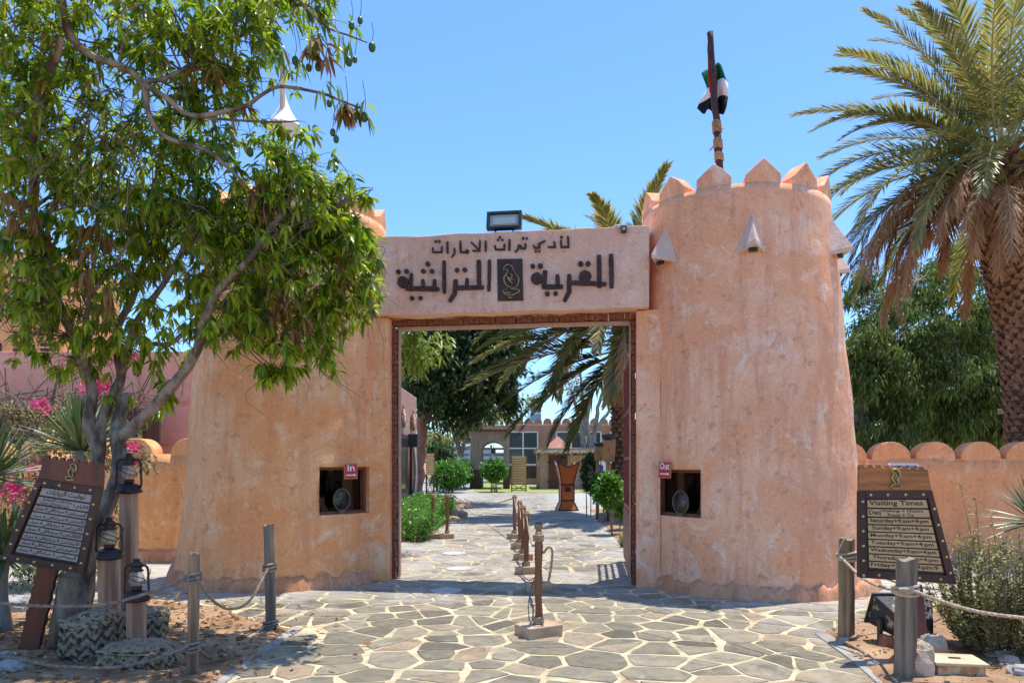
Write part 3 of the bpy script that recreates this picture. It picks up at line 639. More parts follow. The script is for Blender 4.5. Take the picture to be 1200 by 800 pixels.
# ---------------- rope post barriers in front
def wood_post(name,foot,top,rad,mat,label,group,seg=14):
    mb=MB(); n=12; pts=[];rr=[]
    foot=Vector(foot); top=Vector(top); s=rng.uniform(0,50)
    vs=[];fs=[]
    for i in range(n+1):
        c=foot.lerp(top,i/n)
        for k in range(seg):
            a=2*PI*k/seg; q=rad*(1+.10*noise.noise(Vector((math.cos(a)*2,math.sin(a)*2,i*.5+s)))+.07*noise.noise(Vector((math.cos(a)*9,math.sin(a)*9,i*.2+s))))*(1-.04*i/n)
            vs.append(c+Vector((math.cos(a)*q,math.sin(a)*q,(.012*math.sin(a*3+s) if i==n else 0))))
    for i in range(n):
        for k in range(seg): fs.append((i*seg+k,i*seg+(k+1)%seg,(i+1)*seg+(k+1)%seg,(i+1)*seg+k))
    fs.append(tuple(n*seg+k for k in range(seg))); fs.append(tuple(range(seg))[::-1]); mb.add(vs,fs,True)
    o=mb.build(name,mat); md=o.modifiers.new('e','EDGE_SPLIT'); md.split_angle=R(50)
    return tag(o,label,'post',group)
def rope(pts,rad,mat,label,n=60,turns=28,cat='rope',group=None,parent=None,knots=()):
    c=interp(pts,n*2); mb=MB(); L_=sum((c[i+1]-c[i]).length for i in range(len(c)-1)); turns=L_/(rad*7)
    m=max(40,int(turns*7)); c=interp(pts,m); up=Vector((0,.3,1)).normalized()
    for s_ in range(3):
        pp=[]
        for i,p in enumerate(c):
            d=(c[min(i+1,m)]-c[max(i-1,0)]).normalized(); u=d.cross(up).normalized(); v=d.cross(u); a=2*PI*(turns*i/m+s_/3)
            pp.append(p+(u*math.cos(a)+v*math.sin(a))*rad*.5)
        mb.tube(pp,rad*.56,5)
    for kc,kr in knots:      # wraps round a post
        for j in range(3):
            mb.tube([kc+Vector((math.cos(2*PI*k/14)*kr,math.sin(2*PI*k/14)*kr,(j-1)*rad*1.7+.012*math.sin(2*PI*k/14+j))) for k in range(15)],rad*.9,6)
    o=mb.build('rope' if parent is None else 'knot',mat,parent)
    return tag(o,label,cat,group) if parent is None else o
def Pz(px,py,Y): return P(px,py,Y)
FP='weathered posts of the rope barriers'
a0=G(225,795); a1=P(228,648,a0.y); wood_post('barrier_post',a0-Vector((0,0,.05)),a1,.042,M['post_grey'],'thin brown rope barrier post, nearest to the lanterns','x' and FP)
b0=G(318,741); b1=P(315,615,b0.y); wood_post('barrier_post',b0-Vector((0,0,.05)),b1,.05,M['post_blue'],'grey rope barrier post at the corner of the left bed',FP)
d0=G(992,753); d1=P(992,631,d0.y); wood_post('barrier_post',d0-Vector((0,0,.05)),d1,.07,M['post_grey'],'brown rope barrier post standing left of the Visiting Times board',FP)
e0=G(1060,796); e1=P(1063,655,e0.y); wood_post('barrier_post',e0-Vector((0,0,.05)),e1,.077,M['post_blue'],'thick greyish barrier post in front of the Visiting Times board',FP)
c0=Vector((-4.3,5.3,0)); wood_post('barrier_post',c0-Vector((0,0,.05)),c0+Vector((0,0,.95)),.045,M['post_grey'],'barrier post left of the leaning Arabic board, just outside the picture',FP)
ya,yb_=a0.y,b0.y
rope([c0+Vector((.04,-.05,.74)),P(0,706,5.35),P(107,709,5.4),P(172,695,5.42),P(223,675,ya-.04)],.013,M['rope_grey'],'upper grey rope slung in front of the lantern posts',knots=[(P(227,676,ya),.05)])
rope([P(231,676,ya-.04),P(246,700,5.9),P(268,713,6.3),P(292,704,6.6),P(315,664,yb_-.05)],.013,M['rope'],'upper brown rope sagging between the two left barrier posts',knots=[(P(316,664,yb_),.06)])
rope([c0+Vector((.04,-.05,.12)),P(0,769,5.35),P(60,779,5.3),P(125,782,5.3),P(180,772,5.35),P(222,756,ya-.05)],.013,M['rope_grey'],'lower grey rope passing in front of the zigzag rocks',knots=[(P(226,757,ya),.05)])
rope([P(231,758,ya-.04),P(246,770,5.75)+Vector((0,0,.0)),P(266,764,6.1),P(290,750,6.6),P(312,732,yb_-.05)],.012,M['rope_grey'],'lower rope trailing over the soil between the two left barrier posts',knots=[(P(317,730,yb_),.065)])
rope([P(985,652,d0.y-.05),P(1010,676,6.2),P(1035,688,5.9),P(1056,690,e0.y-.085),P(1068,691,e0.y-.085),P(1100,703,5.3),P(1150,717,5.25),P(1230,727,5.2)],.014,M['rope_pale'],'pale rope crossing in front of the Visiting Times board',knots=[(P(992,651,d0.y),.078),(P(1061,690,e0.y),.086)])
rope([P(998,645,d0.y+.05),P(1040,678,6.9),P(1090,689,7.2),P(1130,690,7.6),P(1240,688,8)],.012,M['rope_pale'],'pale rope running behind the Visiting Times board')
rope([P(984,748,d0.y-.06),P(1010,762,6.1)+Vector((0,0,.0)),P(1035,782,5.7),P(1056,796,e0.y-.1)],.014,M['rope'],'rope lying from foot to foot of the two right barrier posts',knots=[(P(992,748,d0.y),.078)])
rope([P(1000,744,d0.y+.05),P(1020,746,6.75),P(1050,744,7.0),P(1100,738,7.2),P(1135,730,7.6)],.012,M['rope_grey'],'low rope along the back edge of the right bed')
rope([d1+Vector((-.03,-.03,-.0)),d1+Vector((-.05,-.08,.02)),P(985,640,d0.y-.1),P(981,652,d0.y-.1)],.006,M['rope_pale'],'loose rope end hooked over the post left of the Visiting Times board')
# ---------------- stanchion row
def stanchion(pt,h,label,yaw=0,bw=.34,bd=.24):
    r=thing('stanchion',pt,label,'stanchion','brown rope stanchions along the gateway path'); rt=Matrix.Rotation(yaw,3,'Z')
    mb=MB(); mb.box(pt+Vector((0,0,.062)),(bw,bd,.11),rt); mb.build('base_block',M['boxwood'],r,.008)
    mb=MB(); n=10; s=rng.uniform(0,9)
    mb.tube([pt+Vector((noise.noise(Vector((s,i*.4,0)))*.012,0,.1+(h-.1)*i/n)) for i in range(n+1)],[.036+.004*math.sin(i*1.7+s) for i in range(n+1)],10); mb.build('post',M['stan'],r)
    for z in (.15,h-.06):
        mb=MB()
        for j in range(4): mb.tube([pt+Vector((math.cos(2*PI*k/14)*.045,math.sin(2*PI*k/14)*.045,z+j*.016-.02)) for k in range(15)],.010,6)
        mb.build('rope_binding',M['rope'],r)
    return r
SP=[((631,745),.98,.55),((631,693),.88,.1),((617,672),.92,.05),((613,656),.92,.0),((609,643),.92,.05),((603,631),.95,.1)]
nm=['nearest stanchion of the row down the gateway path, on the largest wooden block','second stanchion from the front in the row on the gateway path','third stanchion from the front in the row on the gateway path','fourth stanchion from the front in the row on the gateway path','fifth stanchion from the front, next to last in the row','farthest stanchion of the row in the middle of the path']
SG=[]
for (p,h,y),l in zip(SP,nm): q=G(*p); SG.append((q,h)); stanchion(q,h,l,y,.37 if h==.98 else .33,.27 if h==.98 else .2)
q1=G(507,631); q2=G(524,631)
stanchion(q1,.98,'left one of two stanchions side by side next to the low green hedge',0,.3,.22); stanchion(q2,.98,'right one of two stanchions side by side next to the low green hedge',0,.3,.22)
rn=['rope between the first and second stanchions of the row','rope between the second and third stanchions of the row','rope between the third and fourth stanchions of the row','rope between the fourth and fifth stanchions of the row','rope between the fifth and last stanchions of the row']
for i in range(5):
    (p,h),(q,k)=SG[i],SG[i+1]; A=p+Vector((.035 if i==0 else 0,.04,h-.12)); B=q+Vector((0,-.04,k-.06)); m_=(A+B)/2-Vector((.0,0,.34-.04*i))
    rope([A,A.lerp(m_,.5)-Vector((0,0,.08)),m_,m_.lerp(B,.5)-Vector((0,0,.06)),B],.012,M['rope'],rn[i])
    A=p+Vector((-.04,.04,.18+.1*(i==0))); B=q+Vector((-.06,-.04,.16)); rope([A,A.lerp(B,.3)-Vector((.03,0,.1)),A.lerp(B,.7)-Vector((.05,0,.1)),B],.007,M['black'],'thin dark line low down '+rn[i][5:])  # thin black line sagging low, slightly left of the stanchions
p,h=SG[0]; A=p+Vector((.045,0,h-.2)); rope([A,A+Vector((.05,-.02,.06)),A+Vector((.085,-.01,.02)),A+Vector((.075,0,-.12)),A+Vector((.05,0,-.26)),A+Vector((.03,0,-.3))],.013,M['rope'],'looped rope end hanging from the nearest stanchion')
rope([q1+Vector((0,-.03,.9)),(q1+q2)/2+Vector((0,-.02,.86)),q2+Vector((0,-.03,.92))],.014,M['rope'],'short rope between the paired stanchions by the hedge')
S1=G(541,594); rope([q2+Vector((.03,0,.92)),q2.lerp(S1,.5)+Vector((0,0,.62)),S1+Vector((0,0,.25))],.014,M['rope'],'rope from the paired stanchions down to the stones')
p,h=SG[5]; rope([p+Vector((-.03,0,h-.08)),p.lerp(S1,.4)+Vector((0,0,.48)),S1+Vector((.1,0,.3))],.014,M['rope'],'long slack rope from the last stanchion to the stones at the path edge')
for k,(px,py,s_) in enumerate(((541,596,.34),(533,600,.3),(538,606,.26),(530,611,.2))):
    q=G(px,py); mb=MB(); mb.rock(q+Vector((0,0,s_*.3)),(s_,s_*.7,s_*.55),k+3,.3,.8); tag(mb.build('rock',M['stone_lt']),['pale rock at the path edge holding the rope end','pale rock touching the one with the rope end','smaller pale rock in front of the rope end rocks','smallest pale rock by the hedge corner'][k],'rock','rocks at the path edge')
for k,(px,py,rr,l) in enumerate(((523,693,.2,'round metal cover in the gateway shadow'),(538,667,.2,'round metal cover in the sun just inside the gateway'),(532,649,.22,'round metal cover farthest inside the gateway'))):
    q=G(px,py); mb=MB(); mb.lathe(q+Vector((0,0,.012)),[(rr,0),(rr,.008),(rr*.94,.012),(rr*.9,.009),(.01,.010)],32); tag(mb.build('manhole_cover',M['manhole']),l,'manhole cover','round covers in the paving')
# ---------------- notice boards
def board(name,TL_,TR_,BR_,BL_,yc,lines,slat,ink,label,arabic,crown,legs,slatname):
    def B(s,t,d=0):    # s 0..1 left-right, t 0..1 bottom-top
        p=(BL_.lerp(BR_,s)).lerp(TL_.lerp(TR_,s),t); return p-nv*d
    nv=(TR_-BL_).cross(TL_-BL_).normalized(); nv=nv if nv.y>0 else -nv
    ft=legs[0][0]; r=thing(name,ft,label,'sign')
    W=(BR_-BL_).length; Hh=(TL_-BL_).length; fs_=.055/W*1.2; ft_=.055/Hh*1.15
    def slab_(q,d0,d1,nm_,mat,par=r,bv=.004):
        mb=MB(); mb.prism([B(s,t,d0) for s,t in q],-nv*(d1-d0)); return mb.build(nm_,mat,par,bv)
    slab_([(0.01,.01),(.99,.01),(.99,.99),(.01,.99)],-.03,-.006,'back_panel',M['wood_dark'])
    for q in ([(0,0),(fs_,0),(fs_,1),(0,1)],[(1-fs_,0),(1,0),(1,1),(1-fs_,1)],[(fs_,0),(1-fs_,0),(1-fs_,ft_),(fs_,ft_)],[(fs_,1-ft_),(1-fs_,1-ft_),(1-fs_,1),(fs_,1)]): slab_(q,-.035,.02,'frame_rail',M['wood_dark'])
    n=len(lines); t0=1-ft_-.01; tot=t0-ft_-.02
    hs=[l[1] for l in lines]; sm=sum(hs); t=t0
    for (body,hw,x0,x1,*ex) in lines:
        dh=tot*hw/sm; tb,tt=t-dh*.86,t-dh*.04; s0,s1=fs_+.03,1-fs_-.02
        so_=slab_([(s0,tb),(s1,tb),(s1,tt),(s0,tt)],-.004,.006,'slat',slat,r,.002)
        for (bd,xa,xb,ya,yb2) in ([(body,x0,x1,.12,.92)] if isinstance(body,str) else body):
            tx=shape(bd) if arabic else bd
            put_text('lettering',tx,lambda x,y:B(s0+(s1-s0)*(xa+(xb-xa)*x),tb+(tt-tb)*(ya+(yb2-ya)*y),.0078),ink,so_,1.0,.018,2)
        t-=dh
    # studs
    st=MB(); k=0; proto=None
    pts=[(fs_/2,u) for u in (.03,.2,.37,.54,.71,.88)]+[(1-fs_/2,u) for u in (.12,.29,.46,.63,.8)]+[(u,ft_/2) for u in (.2,.4,.62,.84)]+[(u,1-ft_/2) for u in (.15,.38,.62,.86)]
    for s,u in pts:
        c=B(s,u,.02); mb=MB(); mb.lathe(c,[(.013,0),(.0125,.004),(.009,.009),(.004,.0115)],12,rot=Matrix.Rotation(R(90),3,'X')); mb.build('stud',M['brass'],r)
    # crenellated crown board
    a_,b_=TL_,TR_; up_=crown; m=8; poly=[a_+Vector((0,0,.0)),b_]
    A=a_+up_[0]; Bq=b_+up_[1]; top=[]
    for i in range(m):
        for (f_,hh) in ((.0,0),(.12,.018),(.5,.022),(.62,.0),(.8,-.006)): s=(i+f_)/m; top.append(A.lerp(Bq,s)+Vector((0,0,hh)))
    top.append(Bq); mb=MB(); mb.prism([p-nv*.012 for p in [b_]+top[::-1]+[a_]][::-1],nv*.035); mb.build('crown_board',M['wood_crown'] if not arabic else M['wood_red'],r,.003)
    # emblem
    c=(A+Bq+a_+b_)/4-nv*.022; sc_=(A-a_).length*.42; mb=MB(); rt_=(b_-a_).normalized(); u_=(A-a_).normalized()
    f=lambda x,y:c+rt_*x*sc_+u_*y*sc_
    for pl in ([(-.35,.8),(.05,1),(.4,.7),(.45,.3),(.2,.0),(.35,-.3),(.3,-.6)],[(-.35,.8),(-.1,.5),(-.3,.1),(-.05,-.3),(.3,-.6)],[(-.4,-.75),(0,-.9),(.5,-.8),(.6,-.6)],[(-.4,-.75),(-.3,-.55),(.1,-.5)],[(0,.6),(.15,.3),(-.05,.1)]):
        q=interp([f(*p) for p in pl],10); mb.tube(q,[sc_*.11*(.4+.6*math.sin(PI*(i+.5)/11)) for i in range(11)],6)
    mb.build('falcon_emblem',M['gold'],r)
    for (f0_,t0_,w_,mat,wav) in legs:
        n=26; L=[];Rr=[]; ax=(t0_-f0_).normalized(); sx_=ax.cross(Vector((0,1,0))).normalized()
        if wav:
            for i in range(n+1):
                c=f0_.lerp(t0_,i/n); e=w_/2*(1+.22*abs(math.sin(i*.95))) ; L.append(c-sx_*w_/2*(1+.06*math.sin(i*1.9))); Rr.append(c+sx_*e)
            mb=MB(); mb.prism([p+Vector((0,.02,0)) for p in L+Rr[::-1]],Vector((0,.04,0))); mb.build('leg',mat,r,.003)
        else: mb=MB(); mb.tube([f0_+Vector((0,.09,0)),t0_+Vector((0,.09,0))],[w_/2,w_/2*.95],12); mb.build('leg',mat,r)
    return r
Y=5.95
ln=[('Visiting Times',1.25,.03,.93),([('Dat|',.02,.21,.1,.85),('Visiting + Hours',.22,.9,.52,.97),('From + To',.32,.74,.03,.46)],1.2,0,0),('Saturday+9:am+4:pm',1,.03,.95),('Sunday+9:am+4:pm',1,.06,.93),('Monday+9:am+4:pm',1,.03,.95),('Tuesday+9:am+4:pm',1,.03,.95),('Wednesday+9:am+4:pm',1,.02,.96),('Thursday+9:am+4:pm',1,.05,.96),('Friday+3:am+4:pm:9',1,.02,.94)]
dy=lambda v:v
board('notice_board',P(1006,575,Y),P(1091,574,Y),P(1120,684,Y-.0),P(1006,676,Y),Y,ln,M['wood_slat'],M['ink'],'Visiting Times board in English with dark frame, brass studs and tan slats',False,
 (P(1006,546,Y)-P(1006,575,Y),P(1086,549,Y)-P(1091,574,Y)),[(G(1084,777),P(1074,685,5.99),.12,M['wood_red'],True)],'slat')
Y=6.0
al=[('توقيت الزيارات',1.3,.12,.88),([('ساعات الزيارة',.1,.66,.52,1.0),('من صباحا الى مساء',.08,.62,.0,.46),('الأيام ا',.7,.98,.1,.85)],1.25,0,0)]+[(d+'/من 9 صباحا/الى 4 مساء',1,.03,.97) for d in ('السبت','الأحد','الاثنين','الثلاثاء','الأربعاء','الخميس')]+[('الجمعة/من 3 صباحا/الى 9 مساء',1,.03,.97)]
board('notice_board',P(45,560,Y),P(119,571,Y),P(99,672,Y),P(2,655,Y),Y,al,M['wood_grey_slat'],M['ink'],'leaning visiting times board in Arabic with dark frame and brass studs, left of the lanterns',True,
 (P(53,536,Y)-P(45,560,Y),P(122,545,Y)-P(119,571,Y)),[(G(30,768),P(54,664,6.08),.155,M['wood_red'],True),(G(58,767),P(74,676,6.1),.17,M['post_blue'],False)],'slat')
# blue sign glimpsed behind the English board
q=Vector((P(1059,0,8.2).x,8.2,0)); r_=thing('blue_sign',q,'blue sign with white border on a pole, mostly hidden behind the Visiting Times board','sign')
zt=P(0,542.5,8.2).z; pl=[(-.22,zt-.06),(-.15,zt),(.15,zt),(.22,zt-.06),(.22,zt-.3),(-.22,zt-.3)]
mb=MB(); mb.prism([q+Vector((x,0,z)) for x,z in pl],Vector((0,.02,0))); mb.build('border_plate',M['white'],r_)
mb=MB(); mb.prism([q+Vector((x*.88,-.004,zt-.15+(z-zt+.15)*.84)) for x,z in pl],Vector((0,.006,0))); mb.build('face',M['blue'],r_)
mb=MB(); mb.cyl(q+Vector((0,.04,-.02)),q+Vector((0,.04,zt-.05)),.02); mb.build('pole',M['post_blue'],r_)
# ---------------- hurricane lanterns on posts
def lantern(p,s,label,tilt=0):
    r=thing('oil_lantern',p,label,'lantern','hurricane lanterns on wooden posts')
    mb=MB(); mb.lathe(p,[(.085*s,0),(.115*s,.005*s),(.12*s,.025*s),(.105*s,.04*s),(.10*s,.075*s),(.07*s,.09*s),(.04*s,.10*s)],22); t=mb.build('fuel_tank',M['rust'],r)
    mb=MB(); mb.lathe(p+Vector((0,0,.10*s)),[(.04*s,0),(.05*s,.02*s),(.045*s,.035*s)],16); mb.build('burner_collar',M['rust'],r)
    m2=MB(); m2.lathe(p+Vector((0,0,.137*s)),[(.04*s,0),(.063*s,.035*s),(.068*s,.065*s),(.06*s,.1*s),(.043*s,.135*s)],22); m2.build('glass_globe',M['globe'],r)
    mb=MB(); mb.lathe(p+Vector((0,0,.27*s)),[(.06*s,0),(.062*s,.01*s),(.045*s,.02*s),(.042*s,.05*s),(.055*s,.055*s),(.05*s,.075*s),(.03*s,.085*s),(.028*s,.1*s),(.034*s,.102*s),(.02*s,.115*s)],20); mb.build('chimney_cap',M['rust'],r)
    a=rng.uniform(-.3,.3)
    for sg in (-1,1):
        d=Vector((math.cos(a),math.sin(a),0))*sg; z=Vector((0,0,1))
        mb=MB(); mb.tube(interp([p+d*.095*s+z*.05*s,p+d*.115*s+z*.08*s,p+d*.112*s+z*.2*s,p+d*.108*s+z*.29*s,p+d*.075*s+z*.325*s,p+d*.04*s+z*.31*s],22),.011*s,8); mb.build('side_tube',M['rust'],r)
    mb=MB(); z=Vector((0,0,1)); cc=p+z*.2*s
    for ph in (0,PI/2):
        for sg in (-1,1): mb.tube([cc+Vector((math.cos(t*PI*sg+ph)*.072*s,math.sin(t*PI*sg+ph)*.072*s,(t-.5)*.09*s)) for t in [i/10 for i in range(11)]],.0028*s,4)
    mb.build('wire_guard',M['rust'],r)
    mb=MB(); mb.tube([p+Vector((math.cos(t)*.12*s,.02*s,.29*s+abs(math.sin(t))*-.0-math.sin(t)*.12*s)) for t in [i*PI/14 for i in range(15)]],.003*s,5); mb.build('bail_handle',M['rust'],r)
    return r
def globe():
    m,t,b,N,L=nodes('dusty_globe'); tr=N('ShaderNodeBsdfTransparent'); co=coords(N,L); r=ramp(N,[(.35,(.2,.2,.2)),(.7,(.75,.75,.75))]); L(ntex(N,L,co,14,5),r.inputs[0])
    b.inputs['Base Color'].default_value=(.45,.40,.34,1); b.inputs['Roughness'].default_value=.12; mx=N('ShaderNodeMixShader'); L(r.outputs[0],mx.inputs[0]); L(tr.outputs[0],mx.inputs[1]); L(b.outputs[0],mx.inputs[2]); L(mx.outputs[0],t.nodes['Material Output'].inputs[0]); return m
M['globe']=globe()
LP='wooden lantern posts on the painted rocks'
def lpost(px,ptop,pbot,Y,w_,label,lab2,ls):
    t=P(px,ptop,Y); b=P(px,pbot,Y); mb=MB()
    vs=[];fs=[];n=14;seg=16;s=rng.uniform(0,9)
    for i in range(n+1):
        c=b.lerp(t,i/n)
        for k in range(seg):
            a=2*PI*k/seg+.3; sq=1/max(abs(math.cos(a)),abs(math.sin(a)))**.75; q=w_/2*sq*(1+.05*noise.noise(Vector((math.cos(a)*5,math.sin(a)*5,i*.15+s)))) 
            if k in (3,4) : q*=.90
            vs.append(c+Vector((math.cos(a)*q,math.sin(a)*q,0)))
    for i in range(n):
        for k in range(seg): fs.append((i*seg+k,i*seg+(k+1)%seg,(i+1)*seg+(k+1)%seg,(i+1)*seg+k))
    fs.append(tuple(n*seg+k for k in range(seg))); mb.add(vs,fs,False)
    tag(mb.build('lantern_post',M['post_pink']),label,'post',LP); lantern(t+Vector((0,0,.002)),ls,lab2)
lpost(151,578,722,6.6,.13,'tallest pinkish wooden lantern post, at the back against the tree','lantern on the tallest post, beside the tree trunk',.95)
lpost(128,655,722,6.15,.145,'middle height wooden lantern post standing on the zigzag rock','lantern on the middle post, right of the Arabic board',.92)
lpost(160,704,752,5.95,.125,'shortest wooden lantern post, standing between the rocks','lantern on the shortest post, half behind the rope',.9)
def zig():
    m,t,b,N,L=nodes('zigzag_painted_stone'); co=coords(N,L,(1,1,1)); sx=N('ShaderNodeSeparateXYZ'); L(co,sx.inputs[0])
    def mth(op,a,b_=None):
        q=N('ShaderNodeMath'); q.operation=op
        for i,v in enumerate((a,b_)):
            if v is None: continue
            if hasattr(v,'is_linked'): L(v,q.inputs[i])
            else: q.inputs[i].default_value=v
        return q.outputs[0]
    u=mth('ADD',sx.outputs[0],mth('MULTIPLY',sx.outputs[1],.8)); tri=mth('PINGPONG',u,.062); v=mth('ADD',mth('MULTIPLY',tri,1.0),sx.outputs[2])
    wv=mth('FRACT',mth('MULTIPLY',mth('ADD',v,mth('MULTIPLY',ntex(N,L,co,9,5),.05)),12.0)); st=mth('GREATER_THAN',wv,.52)
    top=N('ShaderNodeSeparateXYZ'); g_=N('ShaderNodeNewGeometry'); L(g_.outputs['Normal'],top.inputs[0]); isf=mth('LESS_THAN',top.outputs[2],.45)
    fac=mth('MULTIPLY',st,isf); r=ramp(N,[(.35,(.26,.18,.095)),(.5,(.42,.31,.185)),(.6,(.10,.07,.04))]); L(ntex(N,L,co,30,5,.7),r.inputs[0])
    r2=ramp(N,[(.46,(1,1,1)),(.60,(.1,.1,.1))]); L(ntex(N,L,co,19,7,.8),r2.inputs[0])
    L(mixc(N,L,mth('MULTIPLY',fac,r2.outputs[0]),r.outputs[0],(.028,.026,.026)),b.inputs['Base Color']); b.inputs['Roughness'].default_value=.9
    bump(N,L,b,ntex(N,L,co,40,5,.7),.9,.015); return m
M['zig']=zig()
for k,(c,s_,l) in enumerate(((P(114,754,6.05),(.185,.22,.20),'squat block of stone painted with black zigzags, beside the leaning board'),(P(164,766,5.75),(.29,.2,.10),'low rough stone with painted zigzags in front of the short lantern post'),(P(176,730,6.45),(.14,.15,.17),'small stone with painted zigzags behind the short lantern post'),(P(142,728,6.5),(.16,.15,.15),'rough stone between the middle and tall lantern posts'))):
    mb=MB(); mb.rock(Vector((c.x,c.y,s_[2]*.92)),s_,k+11,.28,.42,0,64,44,False,.15*k-.1); tag(mb.build('painted_rock',M['zig']),l,'rock','painted rocks under the lanterns')
# ---------------- right bed: ground light, box, rocks
q=G(1062,772); q=Vector((P(1062,0,6.35).x,6.35,0)); r_=thing('ground_floodlight',q,'old black floodlight with peeling paint tilted up behind the thick grey post','floodlight')
rt=Matrix.Rotation(R(28),3,'X')@Matrix.Rotation(.0,3,'Z'); cc=q+Vector((0,0,.27))
def fru(c,rt,w0,h0,w1,h1,d,mat,nm_,par,bv=.008):
    mb=MB(); vs=[c+rt@Vector((sx*w,y,sz*h)) for w,h,y in ((w0,h0,-d/2),(w1,h1,d/2)) for sx,sz in ((-1,-1),(1,-1),(1,1),(-1,1))]
    mb.add(vs,[(3,2,1,0)[::-1],(4,5,6,7)[::-1],(0,4,5,1),(1,5,6,2),(2,6,7,3),(3,7,4,0)]); return mb.build(nm_,mat,par,bv)
M['peel']=simple('peeling_black',(.035,.035,.038),(.50,.38,.24),11,.6,.4,30,0,(1,1,1),6,.01,.06)
M['peel'].node_tree.nodes['Color Ramp'].color_ramp.elements[0].position=.58; M['peel'].node_tree.nodes['Color Ramp'].color_ramp.elements[1].position=.66
fru(cc,rt,.14,.10,.26,.15,.26,M['peel'],'housing',r_)
mb=MB()
mb.box(cc+rt@Vector((0,.14,0)),(.55,.03,.33),rt); mb.build('front_rim',M['black'],r_,.01)
for sg in (-1,1): mb=MB(); mb.box(q+Vector((sg*.22,.02,.13)),(.025,.06,.27)); mb.build('bracket_arm',M['black'],r_,.003)
q=G(1128,797); r_=thing('wooden_box',q,'low tan wooden box with a slot in its lid, in front of the shrub','box')
mb=MB(); rt=Matrix.Rotation(-.18,3,'Z'); mb.box(q+Vector((0,.1,.055)),(.33,.26,.12),rt); mb.build('body',M['boxpaint'] if 'boxpaint' in M else M.setdefault('boxpaint',simple('chipped_box_paint',(.46,.23,.09),(.58,.42,.25),16,.8,.5,30,0,(1,1,1),5,.01,.06)),r_,.008)
mb=MB(); mb.box(q+Vector((0,.1,.129)),(.37,.30,.024),rt); lid=mb.build('lid',simple('box_lid',(.66,.52,.33),(.50,.38,.22),6,.8,.3,30),r_,.006)
mb=MB(); mb.box(q+Vector((.0,.1,.1445)),(.08,.03,.006),rt); mb.build('lid_slot',M['dark'],lid)
RK=[(1088,774,.14,.13,'stone_lt','pale broken rock between the board leg and the wooden box'),(1080,796,.10,.15,'stone_lt','grey brown boulder at the foot of the thick grey post'),(1040,762,.07,.08,'stone_rd','small red rock under the old floodlight'),(989,757,.045,.045,'stone_gr','round grey pebble by the foot of the left barrier post'),(1170,772,.11,.05,'stone_lt','long pale stone under the shrub, nearest the box'),(1128,762,.07,.05,'stone_lt','pale stone at the left foot of the shrub'),(1182,781,.08,.05,'stone_lt','flat pale stone right of the long one'),(1052,780,.06,.05,'stone_rd','reddish stone behind the thick grey post'),(1110,752,.06,.03,'stone_gr','small grey stone near the back rope'),(1023,783,.05,.04,'stone_gr','small dark stone under the low rope'),(1196,795,.09,.06,'stone_gr','grey stone at the lower right corner'),(1063,742,.06,.04,'stone_rd','small brown stone behind the old floodlight')]
for k,(px,py,rx,rz_,mt,l) in enumerate(RK):
    q=G(px,py); mb=MB(); mb.rock(q+Vector((0,0,rz_*.75)),(rx,rx*.7,rz_),k+31,.35,.8,seg=20,rings=13); tag(mb.build('rock',M[mt]),l,'rock','rocks in the right bed')
for k,(px,py,rx,l) in enumerate(((14,790,.10,'grey rock at the lower left corner under the board'),(40,700,.12,'pale rock left of the trunk behind the board legs'),(20,695,.16,'pale rock behind the leaning board'),(8,775,.07,'small rock beside the wavy board leg'))):
    q=G(px,max(py,720)); mb=MB(); mb.rock(q+Vector((0,0,rx*.5)),(rx,rx*.7,rx*.7),k+61,.35,.8,seg=20,rings=13); tag(mb.build('rock',M['stone_gr']),l,'rock','rocks in the left bed')
# ---------------- flag pole and flag
tc=Vector((3.05,9.95,0)); f=P(849,196,9.95); t=P(832,38,9.95); f=f-Vector((0,0,.9)); 
r_=thing('flag_pole',f,'rough dark wooden pole leaning over the right tower','flagpole')
n=24; mb=MB(); mb.tube([f.lerp(t,i/n)+Vector((noise.noise(Vector((i*.35,0,4)))*.02,0,0)) for i in range(n+1)],[.055-.012*i/n+.004*math.sin(i*2.1) for i in range(n+1)],10); mb.build('pole',M['char'],r_)
for z0,z1 in ((.42,.47),(.50,.56),(.36,.40)):
    mb=MB()
    for j in range(8):
        c=f.lerp(t,z0+(z1-z0)*j/8); mb.tube([c+Vector((math.cos(2*PI*k/12)*.058,math.sin(2*PI*k/12)*.058,.01*math.sin(k))) for k in range(13)],.008,5)
    mb.build('rope_wrap',M['rope'],r_)
mb=MB(); c=f.lerp(t,.44); mb.tube(interp([c+Vector((.05,-.05,.2)),c+Vector((-.02,-.08,.05)),c+Vector((-.1,-.06,-.08)),c+Vector((-.13,-.05,-.1)),c+Vector((-.06,-.05,-.02))],20),.006,5); mb.build('rope_end',M['rope'],r_)
def fp(px,py,dy=0): return P(px,py,9.9+dy)
def sheet(name,rows,mat,par):
    mb=MB(); nr=len(rows); ncol=10; vs=[]
    for r in rows:
        q=interp([fp(*p) for p in r],ncol); vs+=q
    W=ncol+1; fs=[(j*W+i,j*W+i+1,(j+1)*W+i+1,(j+1)*W+i) for j in range(nr-1) for i in range(ncol)]
    mb.add(vs,fs,True); o=mb.build(name,mat,par); md=o.modifiers.new('s','SOLIDIFY'); md.thickness=.004; return o
fr_=thing('flag',fp(840,80),'wind wrapped flag of red, green, white and black hanging from the leaning pole','flag')
def cloth(n_,c): return leafmat(n_,[c,c],c,.3,.8,.2)
def lr(v0,v1,t): return tuple(a+(b-a)*t for a,b in zip(v0,v1))
